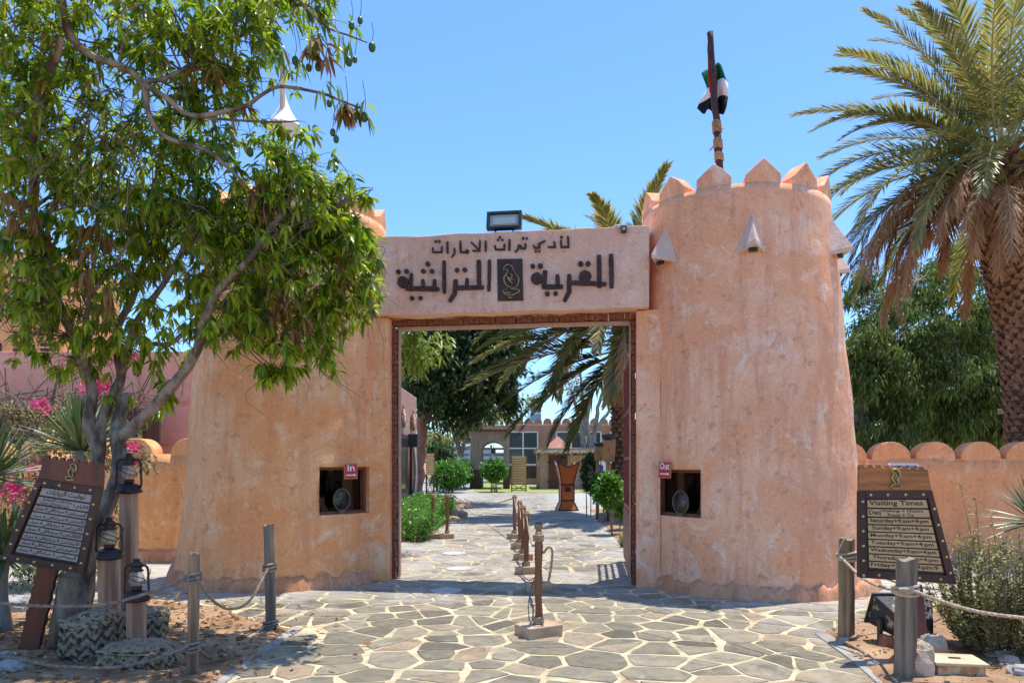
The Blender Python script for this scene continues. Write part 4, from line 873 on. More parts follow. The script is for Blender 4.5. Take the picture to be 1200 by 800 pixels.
# left lobe and right lobe, each column: top/green-white/white-black/bottom
for side,cols_ in ((0,[((822,86,.25),(829,104,.2),(819,122,.3),(817,127,.35)),((828,82,.2),(832,102,.1),(827,118,.2),(825,134,.25)),((834,82,.0),(835,101,.1),(832,115,.05),(830,128,.1)),((838,83,.14),(838,102,.14),(837,120,.14),(837,134,.14))]),
                   (1,[((837,84,.12),(837,102,.12),(838,121,.12),(839,133,.12)),((840,74,.1),(842,94,.1),(843,113,.1),(845,134,.1)),((845,76,.0),(848,92,-.05),(849,112,.02),(848,134,-.05)),((849,90,.08),(853,98,.1),(853,114,.1),(851,126,.1))])):
    for b_,(nm_,c) in enumerate((('green_band',(.0,.16,.06)),('white_band',(.8,.8,.82)),('black_band',(.012,.012,.015)))):
        rows=[[lr(cl[b_],cl[b_+1],t) for cl in cols_] for t in (0,.5,1)]
        sheet(nm_,rows,M.get(nm_) or M.setdefault(nm_,cloth(nm_,c)),fr_)
sheet('red_band',[[(829.5,64,.1),(831,65,.05),(834,65,.12)],[(830,90,.1),(832,90,.04),(837,90,.12)],[(832.5,115,.1),(835,115,.04),(840,116,.12)],[(835,131,.1),(837,133,.04),(842,132,.12)]],M.setdefault('red_band',cloth('red_band',(.55,.01,.03))),fr_)
# ---------------- foliage builders (numpy)
nr_=np.random.default_rng(7)
def nrm_(a): return a/np.maximum(np.linalg.norm(a,axis=1,keepdims=True),1e-9)
def mesh_np(name,vs,counts,idx,mat,parent,smooth=True):
    b=np.array(base_of(parent)) if parent is not None else np.array([0.,0,0]); me=bpy.data.meshes.new(name)
    me.vertices.add(len(vs)); me.vertices.foreach_set('co',(vs-b).astype(np.float32).ravel())
    me.loops.add(len(idx)); me.loops.foreach_set('vertex_index',idx.astype(np.int32)); me.polygons.add(len(counts))
    st=np.concatenate([[0],np.cumsum(counts)[:-1]]); me.polygons.foreach_set('loop_start',st.astype(np.int32)); me.polygons.foreach_set('loop_total',counts.astype(np.int32))
    me.polygons.foreach_set('use_smooth',np.full(len(counts),smooth)); me.materials.append(mat); me.update(calc_edges=True); me.validate()
    o=bpy.data.objects.new(name,me); col.objects.link(o)
    if parent is not None: o.parent=parent
    return o
def leaves(name,pos,dr,L,W,mat,parent,droop=.25,flat=False):
    n=len(pos); dr=nrm_(dr); up=nrm_(nr_.normal(size=(n,3))*.45+np.array([0,0,1.])); sd_=nrm_(np.cross(dr,up)); nn=np.cross(sd_,dr)
    L=np.broadcast_to(L,(n,))[:,None]*nr_.uniform(.7,1.2,(n,1)); W=np.broadcast_to(W,(n,))[:,None]*nr_.uniform(.8,1.2,(n,1))
    dz=np.array([0,0,-1.])*L*droop
    if flat:
        v=np.stack([pos,pos+dr*L*.5+sd_*W/2+dz*.25,pos+dr*L+dz,pos+dr*L*.5-sd_*W/2+dz*.25],1)
        base=np.arange(n)[:,None]*4; idx=(base+np.array([0,1,2,3])).ravel(); return mesh_np(name,v.reshape(-1,3),np.full(n,4),idx,mat,parent,False)
    v=np.stack([pos,pos+dr*L*.35+sd_*W/2+nn*W*.12+dz*.1,pos+dr*L*.35-sd_*W/2+nn*W*.12+dz*.1,pos+dr*L*.72+sd_*W*.4+dz*.5,pos+dr*L*.72-sd_*W*.4+dz*.5,pos+dr*L+dz*1.05,pos+dr*L*.38+dz*.1-nn*W*.05],1)
    f=np.array([0,1,6, 0,6,2, 1,3,5,6, 6,5,4,2]); cnt=np.tile([3,3,4,4],n)
    idx=(np.arange(n)[:,None]*7+f).ravel(); return mesh_np(name,v.reshape(-1,3),cnt,idx,mat,parent,True)
def lobe_points(lobes,clump=10,spread=.28):
    out=[]
    for c,r,n in lobes:
        c=np.array(c); r=np.array(r); m=max(2,n//clump)
        q=nrm_(nr_.normal(size=(m,3)))*nr_.uniform(0,1,(m,1))**(1/2.4); s=q[nr_.integers(0,m,n)]+nr_.normal(size=(n,3))*spread*.6
        out.append(c+s*r)
    return np.concatenate(out)
def limbs(mb,specs,seg=9):
    sk=[]
    for pts,r0,r1 in specs:
        n=max(8,len(pts)*5); q=interp(pts,n); mb.tube([p+Vector((noise.noise(p*3),noise.noise(p*3+Vector((9,0,0))),0))*r0*.5 for p in q],[(r0+(r1-r0)*(i/n)**.8)*(1+.10*noise.noise(q[i]*9)) for i in range(n+1)],seg)
        for i,p in enumerate(q): sk.append((*p,r0+(r1-r0)*i/n))
    return sk
def connect(mb,sk,pts,rad,seg=4,sag=.12,n=6,addto=True):
    new=[]
    A=np.array(sk)
    for p in pts:
        d=np.linalg.norm(A[:,:3]-p,axis=1); d=d+np.maximum(0,A[:,2]-p[2])*.5; i=int(np.argmin(d+nr_.uniform(0,.15,len(d)))); a=Vector(A[i,:3]); b=Vector(p); L_=(b-a).length
        if L_<.02: continue
        m_=(a+b)/2+Vector((nr_.normal()*.12,nr_.normal()*.12,nr_.normal()*.10+sag))*L_; q=interp([a,m_,b],n)
        r0=min(rad*(.6+L_*.5),A[i,3]*.8); mb.tube(q,[r0+(rad*.35-r0)*k/n for k in range(n+1)],seg,False)
        if addto: new+= [(*x,rad*.6) for x in q[1:]]
    return new
def whorls(C,k,outward,down=.35,jit=.5):
    n=len(C); pos=np.repeat(C,k,0); o=np.repeat(nrm_(outward),k,0)
    rd=nrm_(nr_.normal(size=(n*k,3))); dr=o*.45+rd*.95+np.array([0,0,-down]); return pos+nr_.normal(size=(n*k,3))*.012,dr
# ---------------- palms
def frond(rx,lf,base,az,el0,L,bend,n_leaf=75,ll=.5,lw=.03,V=.45,dead=False,bare=.15,roll=0):
    n=22; pts=[Vector(base)]; d0=Vector((math.cos(az),math.sin(az),0)); side=Vector((-math.sin(az),math.cos(az),0)); tg=[]
    for i in range(n):
        t=(i+.5)/n; e=el0-bend*t**1.25; d=d0*math.cos(e)+Vector((0,0,math.sin(e)))+side*roll*t*.3; d.normalize(); tg.append(d); pts.append(pts[-1]+d*L/n)
    rx.tube(pts,[max(.006,L*.0075*(1-.85*i/n)) for i in range(n+1)],5,False)
    for s in (-1,1):
        for k in range(n_leaf):
            t=bare+(1-bare)*(k+rng.random()*.7)/n_leaf; x=t*n; i=min(int(x),n-1); p=pts[i].lerp(pts[i+1],x-i); T=tg[i]
            up=side.cross(T).normalized()*-1; up=-up if up.z<0 else up
            a=(R(62)-R(36)*t)*rng.uniform(.8,1.15) if not dead else R(28)*rng.uniform(.3,1.5)
            l=ll*(.35+.65*math.sin(PI*min(1,.12+.86*t)))*rng.uniform(.8,1.1); v=V*rng.uniform(.2,1.6)
            sdv=side*s*math.cos(v)+up*math.sin(v)*(1 if not dead else -.5); D=T*math.cos(a)+sdv*math.sin(a)
            wv=D.cross(up).normalized()*lw*.5; g_=Vector((0,0,-1))*l*(.16 if not dead else .35)*rng.uniform(.3,1.4)
            m=p+D*l*.5+g_*.25; e_=p+D*l+g_
            lf.append((p-wv*.6,p+wv*.6,m-wv,m+wv,e_))
def palm_leaf_mesh(name,lf,mat,parent):
    v=np.array([[tuple(q) for q in l] for l in lf]); n=len(v); f=np.array([0,1,3,2, 2,3,4]); idx=(np.arange(n)[:,None]*5+f).ravel()
    return mesh_np(name,v.reshape(-1,3),np.tile([4,3],n),idx,mat,parent,False)
def palm(foot,trunk_pts,r0,r1,label,nf,L,ndead,seed,ll,group='date palms',nl=75,lw=.03,extra=(),boots=True):
    rng.seed(seed); root=thing('palm_tree',foot,label,'palm tree',group); top=Vector(trunk_pts[-1])
    mb=MB(); n=60; q=interp(trunk_pts,n); vs=[]; rr=[]
    for i in range(n+1):
        t=i/n; r=r0+(r1-r0)*t; rr.append(r*(1+.04*math.sin(i*2.4)))
    mb.tube(q,rr,16); tr=mb.build('trunk',M['palm_core'],root)
    bm_=MB(); tot=sum((q[i+1]-q[i]).length for i in range(n)); rows=int(tot/.115)
    for k in range(rows):
        t=(k+.5)/rows; x=t*n; i=min(int(x),n-1); c=q[i].lerp(q[i+1],x-i); r=r0+(r1-r0)*t; m=max(10,int(r*34)); big=.6+.9*max(0,(t-.62)/.38)
        for j in range(m):
            a=2*PI*(j+(k%2)*.5+rng.uniform(-.15,.15))/m; d=Vector((math.cos(a),math.sin(a),0)); s=Vector((-d.y,d.x,0)); w_=PI*r/m*1.05; h_=.085*(1+.6*big*rng.random()); o_=.075*big+rng.uniform(0,.05)*big
            p=c+d*r*.99
            bm_.add([p-s*w_,p+s*w_,p+s*w_*.55+d*o_+Vector((0,0,h_)),p-s*w_*.55+d*o_+Vector((0,0,h_)),p+d*(o_*.2)+Vector((0,0,h_*1.05))],[(0,1,2,3),(3,2,4),(1,4,2),(0,3,4)])
    bm_.build('leaf_bases',M['palm_bark'],root)
    rx=MB(); lf=[]; 
    for i in range(nf):
        t=i/nf; az=i*2.39996+rng.uniform(-.2,.2); el=R(86-100*t)+rng.uniform(-.1,.1)
        frond(rx,lf,top+Vector((math.cos(az)*r1*.5,math.sin(az)*r1*.5,.25-.5*t)),az,el,L*rng.uniform(.85,1.05),R(50+35*t)*rng.uniform(.8,1.2),nl,ll,lw,roll=rng.uniform(-1,1))
    for (az,el,l,b,*dz) in extra: frond(rx,lf,top+Vector((math.cos(az)*r1*.5,math.sin(az)*r1*.5,-.1-(dz[0] if dz else 0))),az,el,l,b,int(nl*1.5),ll*1.08,lw)
    rx.build('frond_stalks',M['stalk'],root); palm_leaf_mesh('fronds',lf,M['palm_leaf'],root)
    if ndead:
        rx=MB(); lf=[]
        for i in range(ndead):
            az=i*2.39996+rng.uniform(-.3,.3) if i%3==0 else rng.uniform(PI*.8,PI*1.45); frond(rx,lf,top+Vector((math.cos(az)*r1*.8,math.sin(az)*r1*.8,-.35-.5*rng.random())),az,R(rng.uniform(-25,15)),L*rng.uniform(.6,.95),R(rng.uniform(70,95)),int(nl*.9),ll*.95,lw*.8,dead=True)
        rx.build('dry_frond_stalks',M['dry_stalk'],root); palm_leaf_mesh('dry_fronds',lf,M['dry_frond'],root)
    return root,top
M['stalk']=simple('palm_stalk',(.42,.40,.16),(.32,.26,.10),8,.6,0); M['dry_stalk']=simple('dry_stalk',(.50,.33,.18),(.34,.2,.1),8,.7,0)
M['palm_leaf']=leafmat('palm_leaf',[(.085,.12,.045),(.14,.17,.06),(.23,.23,.085),(.34,.29,.11),(.48,.32,.09)],(.5,.5,.10),.42,.35,.6)
M['dry_frond']=leafmat('dry_frond',[(.28,.13,.055),(.38,.20,.09),(.48,.28,.13)],(.5,.25,.1),.2,.6,.2)
Yp=13.8
rt_,top=palm(P(1216,0,Yp)*1-Vector((0,0,P(1216,0,Yp).z)),[Vector((P(1219,0,Yp).x,Yp,-.05)),P(1210,500,Yp),P(1200,400,Yp),P(1184,300,Yp),P(1170,186,Yp)],.40,.46,'tall date palm with drooping brown dead fronds, beyond the right wall',52,3.75,38,3,.5,nl=85,lw=.034,
   extra=((R(178),R(60),3.6,R(62)),(R(190),R(35),3.9,R(68)),(R(172),R(12),3.7,R(62)),(R(200),R(5),3.8,R(70)),(R(185),R(-8),3.5,R(62)),(R(165),R(75),4,R(40)),(R(150),R(50),4,R(50)),(R(215),R(70),4,R(45))))
dm=MB()
for k,(dx,dz) in enumerate(((-1.0,-.1),(-.75,-.35),(-1.35,-.15),(.25,-.1),(.45,-.3),(-1.15,-.75),(-.45,-.15))):
    c=top+Vector((dx,-.55,dz)); dm=MB(); dm.tube(interp([top+Vector((dx*.2,-.2,.1)),top+Vector((dx*.6,-.5,.2)),c],8),.02,5)
    for j in range(70):
        a_=rng.uniform(0,2*PI); l_=rng.uniform(.15,.55); e_=c+Vector((math.cos(a_)*l_*.4,math.sin(a_)*l_*.3,-l_)); dm.tube([c,c.lerp(e_,.5)+Vector((0,0,.03)),e_],[.006,.014,.022],5)
    dm.build('date_cluster',M.setdefault('dates',simple('green_dates',(.20,.24,.05),(.10,.14,.03),14,.4,0)),rt_)
Yp=22.
palm(Vector((P(729,0,Yp).x,Yp,0)),[Vector((P(729,0,Yp).x,Yp,-.05)),P(729,500,Yp),P(730,430,Yp),P(733,368,Yp)],.31,.30,'date palm inside the gateway whose fronds hang into the opening',38,4.0,3,8,.72,nl=80,lw=.075,
   extra=((R(184),R(18),4.6,R(62)),(R(178),R(-4),4.9,R(26),.8),(R(186),R(-2),4.8,R(30),.7),(R(192),R(-12),4.6,R(34),1.0),(R(183),R(-25),4.2,R(34),1.0),(R(196),R(-20),4.4,R(34),1.1),(R(188),R(-38),3.6,R(30),1.1),(R(200),R(6),4.6,R(36),.4),(R(206),R(-48),3.4,R(20),1.1),(R(174),R(8),4.6,R(40),.5),(R(190),R(12),4.5,R(50),.3),(R(200),R(35),4.4,R(50)),(R(165),R(-5),4.4,R(50)),(R(188),R(50),4.6,R(55)),(R(160),R(65),4.6,R(35)),(R(205),R(-30),4,R(35)),(R(110),R(78),4.6,R(25)),(R(0),R(70),4.6,R(25))))
# ---------------- mango tree
M['mango']=leafmat('mango_leaf',[(.02,.055,.006),(.05,.115,.008),(.12,.22,.010),(.24,.36,.015),(.38,.48,.02),(.50,.52,.04),(.34,.19,.05)],(.45,.66,.03),.5,.3,.6)
M['mango_dry']=leafmat('dry_leaf',[(.20,.085,.035),(.30,.15,.06),(.38,.24,.08)],(.35,.15,.05),.3,.6,.2)
Ym=6.7
foot=Vector((P(92,0,Ym).x,Ym,0))
mt=thing('mango_tree',foot,'leafy mango tree with forked grey trunk hanging green fruit over the left tower','tree')
mb=MB(); p=P
LM=[([foot-Vector((.02,0,.05)),p(97,690,Ym),p(109,645,Ym),p(126,590,Ym),p(141,548,Ym),p(139,505,6.75),p(143,478,6.85),p(146,462,6.9)],.088,.055),
 ([p(139,508,6.75),p(150,507,6.68),p(185,472,6.55),p(212,437,6.45),p(233,404,6.35),p(242,375,6.3),p(262,335,6.2),p(300,295,6.1),p(330,250,6.1)],.066,.022),
 ([p(233,404,6.35),p(270,385,6.5),p(310,368,6.7),p(350,365,6.9),p(390,370,7.0)],.03,.012),
 ([foot+Vector((-.02,.12,-.05)),p(100,690,6.85),p(108,600,6.85),p(113,541,6.8),p(106,500,6.8),p(107,462,6.8),p(95,425,6.8),p(76,370,6.7),p(50,300,6.5),p(38,200,6.2),p(50,110,5.9),p(72,45,5.7)],.075,.028),
 ([p(113,541,6.8),p(119,500,6.85),p(134,457,6.9),p(140,440,6.95),p(136,395,7.0),p(152,353,7.0),p(170,306,7.1),p(185,230,7.2),p(190,160,7.3)],.062,.02),
 ([p(140,442,6.95),p(162,376,6.8),p(190,335,6.7),p(215,290,6.6),p(240,230,6.5)],.042,.015),
 ([p(100,445,6.8),p(98,400,6.6),p(104,350,6.5),p(112,290,6.4),p(120,200,6.3)],.03,.013),
 ([p(160,440,6.95),p(175,405,6.9),p(205,400,6.9),p(250,350,7.2),p(300,300,7.4),p(360,280,7.5)],.03,.012),
 ([p(64,-40,5.7),p(75,20,5.75),p(86,48,5.8),p(109,66,5.85),p(140,78,5.9),p(165,97,5.95),p(176,135,6.0),p(195,161,6.0),p(240,176,6.05),p(270,200,6.1),p(290,220,6.15)],.04,.012),
 ([p(165,97,5.95),p(195,115,6.0),p(225,135,6.0),p(281,127,6.0),p(306,112,5.95),p(330,102,5.9),p(375,109,5.85),p(400,118,5.8),p(425,128,5.8)],.026,.008),
 ([p(225,135,6.0),p(260,140,6.05),p(320,143,6.1),p(350,142,6.1)],.014,.006),
 ([p(165,97,5.95),p(200,90,6.1),p(250,60,6.3),p(300,30,6.4),p(340,-20,6.4)],.022,.01),
 ([p(310,-30,5.8),p(350,0,5.8),p(380,30,5.8),p(410,42,5.8),p(430,50,5.8)],.012,.005),
 ([p(262,335,6.2),p(290,320,6.3),p(330,310,6.4),p(370,300,6.5),p(400,295,6.6)],.022,.008),([p(215,290,6.6),p(250,250,6.5),p(290,225,6.4),p(340,205,6.4)],.018,.007),([p(152,353,7.0),p(190,300,6.8),p(230,275,6.7),p(280,262,6.6)],.02,.008),([p(300,295,6.1),p(330,270,6.3),p(370,255,6.4),p(400,240,6.4)],.018,.007),([p(104,350,6.5),p(140,300,6.4),p(170,250,6.4),p(180,210,6.4)],.018,.007),([p(45,240,6.3),p(80,215,6.3),p(120,190,6.3),p(150,160,6.3)],.016,.006),
 ([p(76,370,6.7),p(50,350,6.5),p(20,340,6.3),p(-20,330,6.2)],.022,.01),
 ([p(50,110,5.9),p(20,130,5.7),p(-10,120,5.6),p(-60,60,5.5)],.03,.012)]
sk=limbs(mb,LM)
mb.build('trunk',M['bark'],mt)
def lob(px,py,Y,rx,ry,rd,n): return (tuple(P(px,py,Y)),(rx/F*Y,rd,ry/F*Y),n)
LB=[lob(60,20,5.8,95,60,.6,200),lob(20,90,5.8,50,60,.5,90),lob(170,15,6.1,90,42,.5,150),lob(285,28,6.2,70,45,.45,115),lob(345,15,6.1,60,22,.35,42),lob(180,85,6.3,55,45,.4,50),lob(265,85,6.3,45,36,.35,45),
 lob(225,190,6.6,70,55,.5,90),lob(320,175,6.5,45,30,.4,60),lob(350,215,6.5,45,38,.4,110),lob(300,255,6.6,80,50,.5,170),lob(385,280,6.6,48,40,.4,130),lob(420,318,6.7,24,50,.3,50),lob(330,330,6.6,85,50,.5,185),lob(270,370,6.6,58,40,.45,95),
 lob(355,400,6.6,56,20,.35,42),lob(325,435,6.6,34,14,.25,26),lob(395,365,6.7,36,36,.3,44),lob(210,300,6.8,80,55,.6,110),lob(130,330,6.7,75,70,.6,130),lob(60,335,6.6,75,55,.5,110),lob(20,290,6.3,50,50,.4,80),lob(110,250,6.4,80,50,.5,80),lob(40,215,6.2,60,50,.5,40),
 lob(100,165,6.3,80,50,.5,70),lob(60,150,6.8,70,60,.5,70),lob(150,215,6.7,70,45,.5,80),lob(200,140,6.6,50,35,.4,40),lob(260,290,7.0,90,70,.5,130),lob(15,180,6.4,40,60,.5,60),lob(235,250,6.4,60,40,.4,60),lob(30,370,6.6,50,30,.4,40),lob(165,395,6.8,50,25,.4,40),lob(90,425,6.7,40,22,.3,26),lob(190,452,6.7,20,14,.2,8),lob(160,470,6.8,40,20,.3,10),lob(30,400,6.5,40,25,.3,16),lob(405,215,6.4,22,14,.15,10),lob(428,225,6.4,12,12,.1,5)]
C=lobe_points(LB,6,.55)
# secondary branches then twigs
tw=MB(); sub=lobe_points([(c,tuple(.75*np.array(r)),max(3,n//9)) for c,r,n in LB],1,.3)
new=connect(tw,sk,sub,.011,5,.1,8); sk2=sk+new
connect(tw,sk2,C,.0045,3,.1,5,False)
for px,py in ((30,130),(60,160),(90,180),(110,200),(50,200),(130,150),(150,190),(80,215),(170,210),(20,180)):   # bare twigs in the airy middle
    for k in range(5):
        a=P(px+rng.uniform(-25,25),py+rng.uniform(-60,-20),rng.uniform(5.7,6.4)); b=a+Vector((rng.uniform(-.25,.25),rng.uniform(-.2,.2),-rng.uniform(.2,.7))); w1=Vector((rng.uniform(-.16,.16),0,rng.uniform(-.05,.05))); tw.tube(interp([a,a.lerp(b,.3)+w1,a.lerp(b,.7)-w1*.6,b],9),[.006*(1-.08*i) for i in range(10)],4,False)
cc=np.array(tuple(P(190,230,6.6)))
keep=np.where((C[:,0]<-2.6)&(C[:,2]<3.6),.62,.82); C=C[nr_.random(len(C))<keep]
for k in range(300):
    i=nr_.integers(0,len(sk2)); a=Vector(C[nr_.integers(0,len(C))]); 
    if a.z<2.6: continue
    b=a+Vector((rng.gauss(0,.22),rng.gauss(0,.2),-rng.uniform(.15,.75))); w1=Vector((rng.gauss(0,.10),0,rng.uniform(-.05,.08))); tw.tube(interp([a,a.lerp(b,.3)+w1,a.lerp(b,.7)-w1*.6,b],8),[.0052*(1-.09*i) for i in range(9)],4,False)
outw=C-cc; p_,d_=whorls(C,12,outw,.4)
tw.build('twigs',M['twig'],mt)
leaves('leaves',p_,d_,.11,.030,M['mango'],mt,.4)
dr=lobe_points([lob(312,225,6.3,20,25,.15,16),lob(105,290,6.2,60,60,.3,10),lob(250,120,6.1,60,60,.3,8),lob(370,330,6.5,50,60,.3,10),lob(390,55,5.8,30,25,.15,7),lob(410,120,5.8,20,12,.1,6),lob(60,260,6.1,60,60,.3,10)],4,.4)
p_,d_=whorls(dr,7,dr-cc,.9); leaves('dry_leaves',p_,d_,.13,.03,M['mango_dry'],mt,.5)
sp=np.array([tuple(P(*q,5.8)) for q in ((353,10),(372,25),(385,42),(345,30),(330,60),(398,38),(408,48),(362,52),(375,108),(402,122),(420,120),(426,118),(396,100),(383,96),(430,135),(352,72),(318,62))]); p_,d_=whorls(sp,4,sp-cc,1.1); leaves('tip_leaves',p_,d_,.13,.026,M['mango'],mt,.6)
M['fruit']=simple('mango_fruit',(.035,.075,.022),(.06,.12,.03),12,.4,.05,30)
FR=[(346,71,5.9),(362,79,5.9),(373,78,5.9),(409,72,5.85),(416,70,5.85),(364,19,5.9),(372,10,5.9),(361,12,5.9),(422,24,5.85),(436,55,5.85),(412,30,5.85),(406,132,5.8),(390,155,5.8),(394,163,5.8),(386,121,5.8),(427,137,5.8),(242,38,6.0),(228,30,6.0),(209,33,6.0),(276,17,6.0),(183,12,6.0),(217,110,6.1),(237,112,6.1),(139,196,6.1),(170,188,6.1),(105,187,6.0),(138,234,6.0),(205,240,6.2),(227,228,6.2),(262,185,6.1),(293,178,6.2),(115,240,6.0)]
for k,(x,y,Y) in enumerate(FR):
    c=P(x,y,Y); mb=MB(); s=rng.uniform(.65,.98); mb.lathe(c-Vector((0,0,.045*s)),[(.004,0),(.018*s,.006*s),(.028*s,.022*s),(.031*s,.042*s),(.027*s,.065*s),(.015*s,.08*s),(.004,.086*s)],12)
    mb.tube(interp([c+Vector((0,0,.035)),c+Vector((.01,0,.12)),c+Vector((rng.uniform(-.04,.04),0,.2+rng.uniform(0,.12)))],6),.003,4); mb.build('mango',M['fruit'],mt)
# ---------------- other trees and shrubs
def tree(name,label,cat,foot,lm,lobes,k,L,W,leafm,barkm,group=None,droop=.3,clump=10,flat=True,twr=.02,down=.2,spread=.3,twigs=True,subn=14):
    foot=Vector(foot); r=thing(name,foot,label,cat,group); mb=MB(); sk=limbs(mb,lm)
    C=lobe_points(lobes,clump,spread); C=C[C[:,2]>.03]
    if twigs:
        sub=lobe_points([(c,tuple(.7*np.array(q)),max(2,n//subn)) for c,q,n in lobes],1,.3); sub=sub[sub[:,2]>.05]; connect(mb,sk,sub,twr,4,.08,5)
    mb.build('trunk',barkm,r); ce=C.mean(0); p_,d_=whorls(C,k,C-ce,down); p_=p_+nr_.normal(size=p_.shape)*L*.55
    leaves('foliage',p_,d_,L,W,leafm,r,droop,flat); return r
M['dark_leaf']=leafmat('dark_leaf',[(.014,.036,.012),(.025,.06,.016),(.045,.095,.024),(.085,.14,.035),(.19,.18,.05)],(.08,.16,.02),.22,.4,.4)
M['light_leaf']=leafmat('light_leaf',[(.08,.16,.02),(.16,.26,.03),(.26,.36,.05),(.34,.38,.10)],(.4,.5,.05),.4,.4,.4)
M['hedge_leaf']=leafmat('hedge_leaf',[(.03,.10,.012),(.06,.18,.018),(.10,.26,.025),(.16,.34,.04)],(.2,.42,.03),.35,.35,.5)
M['ylw_leaf']=leafmat('yellow_leaf',[(.16,.20,.04),(.26,.27,.06),(.36,.32,.10)],(.4,.38,.1),.35,.5,.3)
M['acacia']=leafmat('feathery_leaf',[(.03,.06,.016),(.065,.11,.028),(.12,.18,.04),(.20,.26,.06),(.32,.34,.11)],(.2,.3,.04),.32,.45,.3)
M['grey_leaf']=leafmat('grey_green_leaf',[(.10,.12,.035),(.20,.20,.06),(.34,.31,.11),(.46,.38,.17)],(.28,.3,.1),.25,.5,.3)
def lobm(px,py,Y,rx,ry,rd,n): return lob(px,py,Y,rx,ry,rd,n)
fx=lambda px,Y: Vector((P(px,0,Y).x,Y,0))
tree('shade_tree','dense dark green tree with a pinkish straight trunk, inside the gateway on the left','tree',fx(489,29),[([fx(489,29)-Vector((0,0,.1)),P(490,560,29),P(496,480,29),P(500,430,29)],.26,.2),([P(498,450,29),P(540,420,29),P(580,400,29)],.12,.05),([P(499,435,29),P(485,400,29),P(470,380,29)],.1,.05),([P(499,440,29),P(520,380,29.5),P(530,340,30)],.12,.05)],
 [lobm(520,385,29,70,55,2.0,380),lobm(585,385,29,40,38,1.5,150),lobm(540,435,29,60,40,2,300),lobm(500,425,28.5,42,38,1.6,150),lobm(570,470,29.5,35,22,1.2,90),lobm(520,480,29,42,24,1.4,110),lobm(545,330,30,70,30,2,120),lobm(475,430,28.5,15,22,.8,30),lobm(600,455,29,14,34,.8,60),lobm(575,430,28.5,40,40,1.2,140),lobm(598,395,29.5,26,44,1,110),lobm(520,455,28.5,60,40,1.2,140),lobm(545,400,28,60,40,1,140),lobm(555,490,29,30,16,1,60)],12,.26,.11,M['dark_leaf'],M['bark_red'],None,.2,twr=.05)
tree('young_tree','bright yellow green tree just inside the gateway, at the upper left of the opening','tree',fx(425,13.5),[([fx(425,13.5)-Vector((0,0,.1)),P(428,500,13.5),P(445,440,13.5),P(470,415,13.3)],.07,.04),([P(462,425,13.3),P(490,408,13.2),P(506,398,13.2),P(514,394,13.2)],.03,.01),([P(470,415,13.3),P(478,395,13.3),P(486,375,13.3)],.03,.01)],
 [lobm(466,398,13.3,28,30,.4,55),lobm(456,430,13.3,14,18,.3,16),lobm(505,412,13.2,12,8,.15,5),lobm(513,400,13.2,8,5,.1,3),lobm(482,385,13.2,16,16,.3,12)],9,.2,.045,M['light_leaf'],M['bark_grey'],None,.4,flat=False,twr=.012,down=.5)
GT='trees beyond the arched pavilion'
tree('yellow_tree','yellowish tree with a leaning trunk, seen between the round hedge and the arch','tree',fx(540,62),[([fx(545,62)-Vector((0,0,.1)),P(541,540,62),P(533,510,62),P(526,490,62)],.28,.15),([P(541,530,62),P(550,500,62),P(560,480,62)],.2,.1)],[lobm(535,498,62,34,22,3,120),lobm(515,515,60,18,14,2,40),lobm(590,468,64,30,22,3,70),lobm(560,490,66,30,16,3,50)],10,.5,.2,M['ylw_leaf'],M['bark_grey'],GT,.3)
tree('dark_bush','dark bush behind the brown notice board on the left of the path','bush',fx(512,42),[([fx(512,42)-Vector((0,0,.1)),P(512,545,42)],.08,.05)],[lobm(510,528,42,18,20,1.2,90),lobm(525,540,43,12,12,1,40)],10,.3,.14,M['dark_leaf'],M['bark_grey'],None,.2)
tree('grey_tree','nearly bare grey tree with several slender stems, behind the thatched hut','tree',fx(688,52),[([fx(686,52)-Vector((0,0,.1)),P(684,520,52),P(676,480,52),P(668,455,52)],.3,.08),([fx(690,52),P(690,520,52),P(683,470,52),P(680,435,52)],.26,.07),([fx(694,52),P(696,515,52),P(703,470,52),P(716,445,52)],.26,.07),([P(690,530,52),P(700,500,52),P(715,480,52),P(722,460,52)],.2,.06),([P(684,510,52),P(690,480,52),P(697,440,52)],.18,.05)],[lobm(690,440,52,40,26,2.5,60),lobm(660,430,52,20,18,2,20),lobm(715,450,52,18,18,2,16)],7,.35,.12,M['grey_leaf'],M['bark_grey'],None,.4,twr=.04,subn=5)
tree('acacia_tree','large dark feathery tree with crooked limbs behind the right wall','tree',fx(1008,19.5),[([fx(1008,19.5)-Vector((0,0,.1)),P(1010,500,19.5),P(1022,450,19.5),P(1045,412,19.5),P(1065,390,19.5)],.26,.12),([P(1022,450,19.5),P(1030,420,19.5),P(1052,370,19.5),P(1075,330,19.5)],.14,.06),([P(1012,490,19.5),P(1000,440,19.5),P(992,400,19.5)],.12,.06),([P(1045,412,19.5),P(1100,415,19.5),P(1150,440,19.5)],.1,.05)],
 [lobm(1010,400,19.5,42,60,1.5,190),lobm(1070,370,20,60,55,1.8,250),lobm(1130,410,20,60,55,1.8,230),lobm(1060,460,20.5,60,45,1.6,170),lobm(1140,480,20,55,38,1.5,250),lobm(1010,480,20.5,26,38,1.2,110),lobm(1090,320,20.5,50,30,1.5,110),lobm(1180,440,20,30,60,1.5,130),lobm(1000,335,20,20,30,1,50),lobm(1040,500,19,50,28,1,170),lobm(1120,505,20.5,60,22,1,160),lobm(1005,450,19,18,60,.8,110),lobm(1090,430,19,70,50,1,200),lobm(1180,500,20,30,26,1,90)],22,.17,.045,M['acacia'],M['bark_grey'],None,.5,14,True,.03,.75,.26,subn=10)
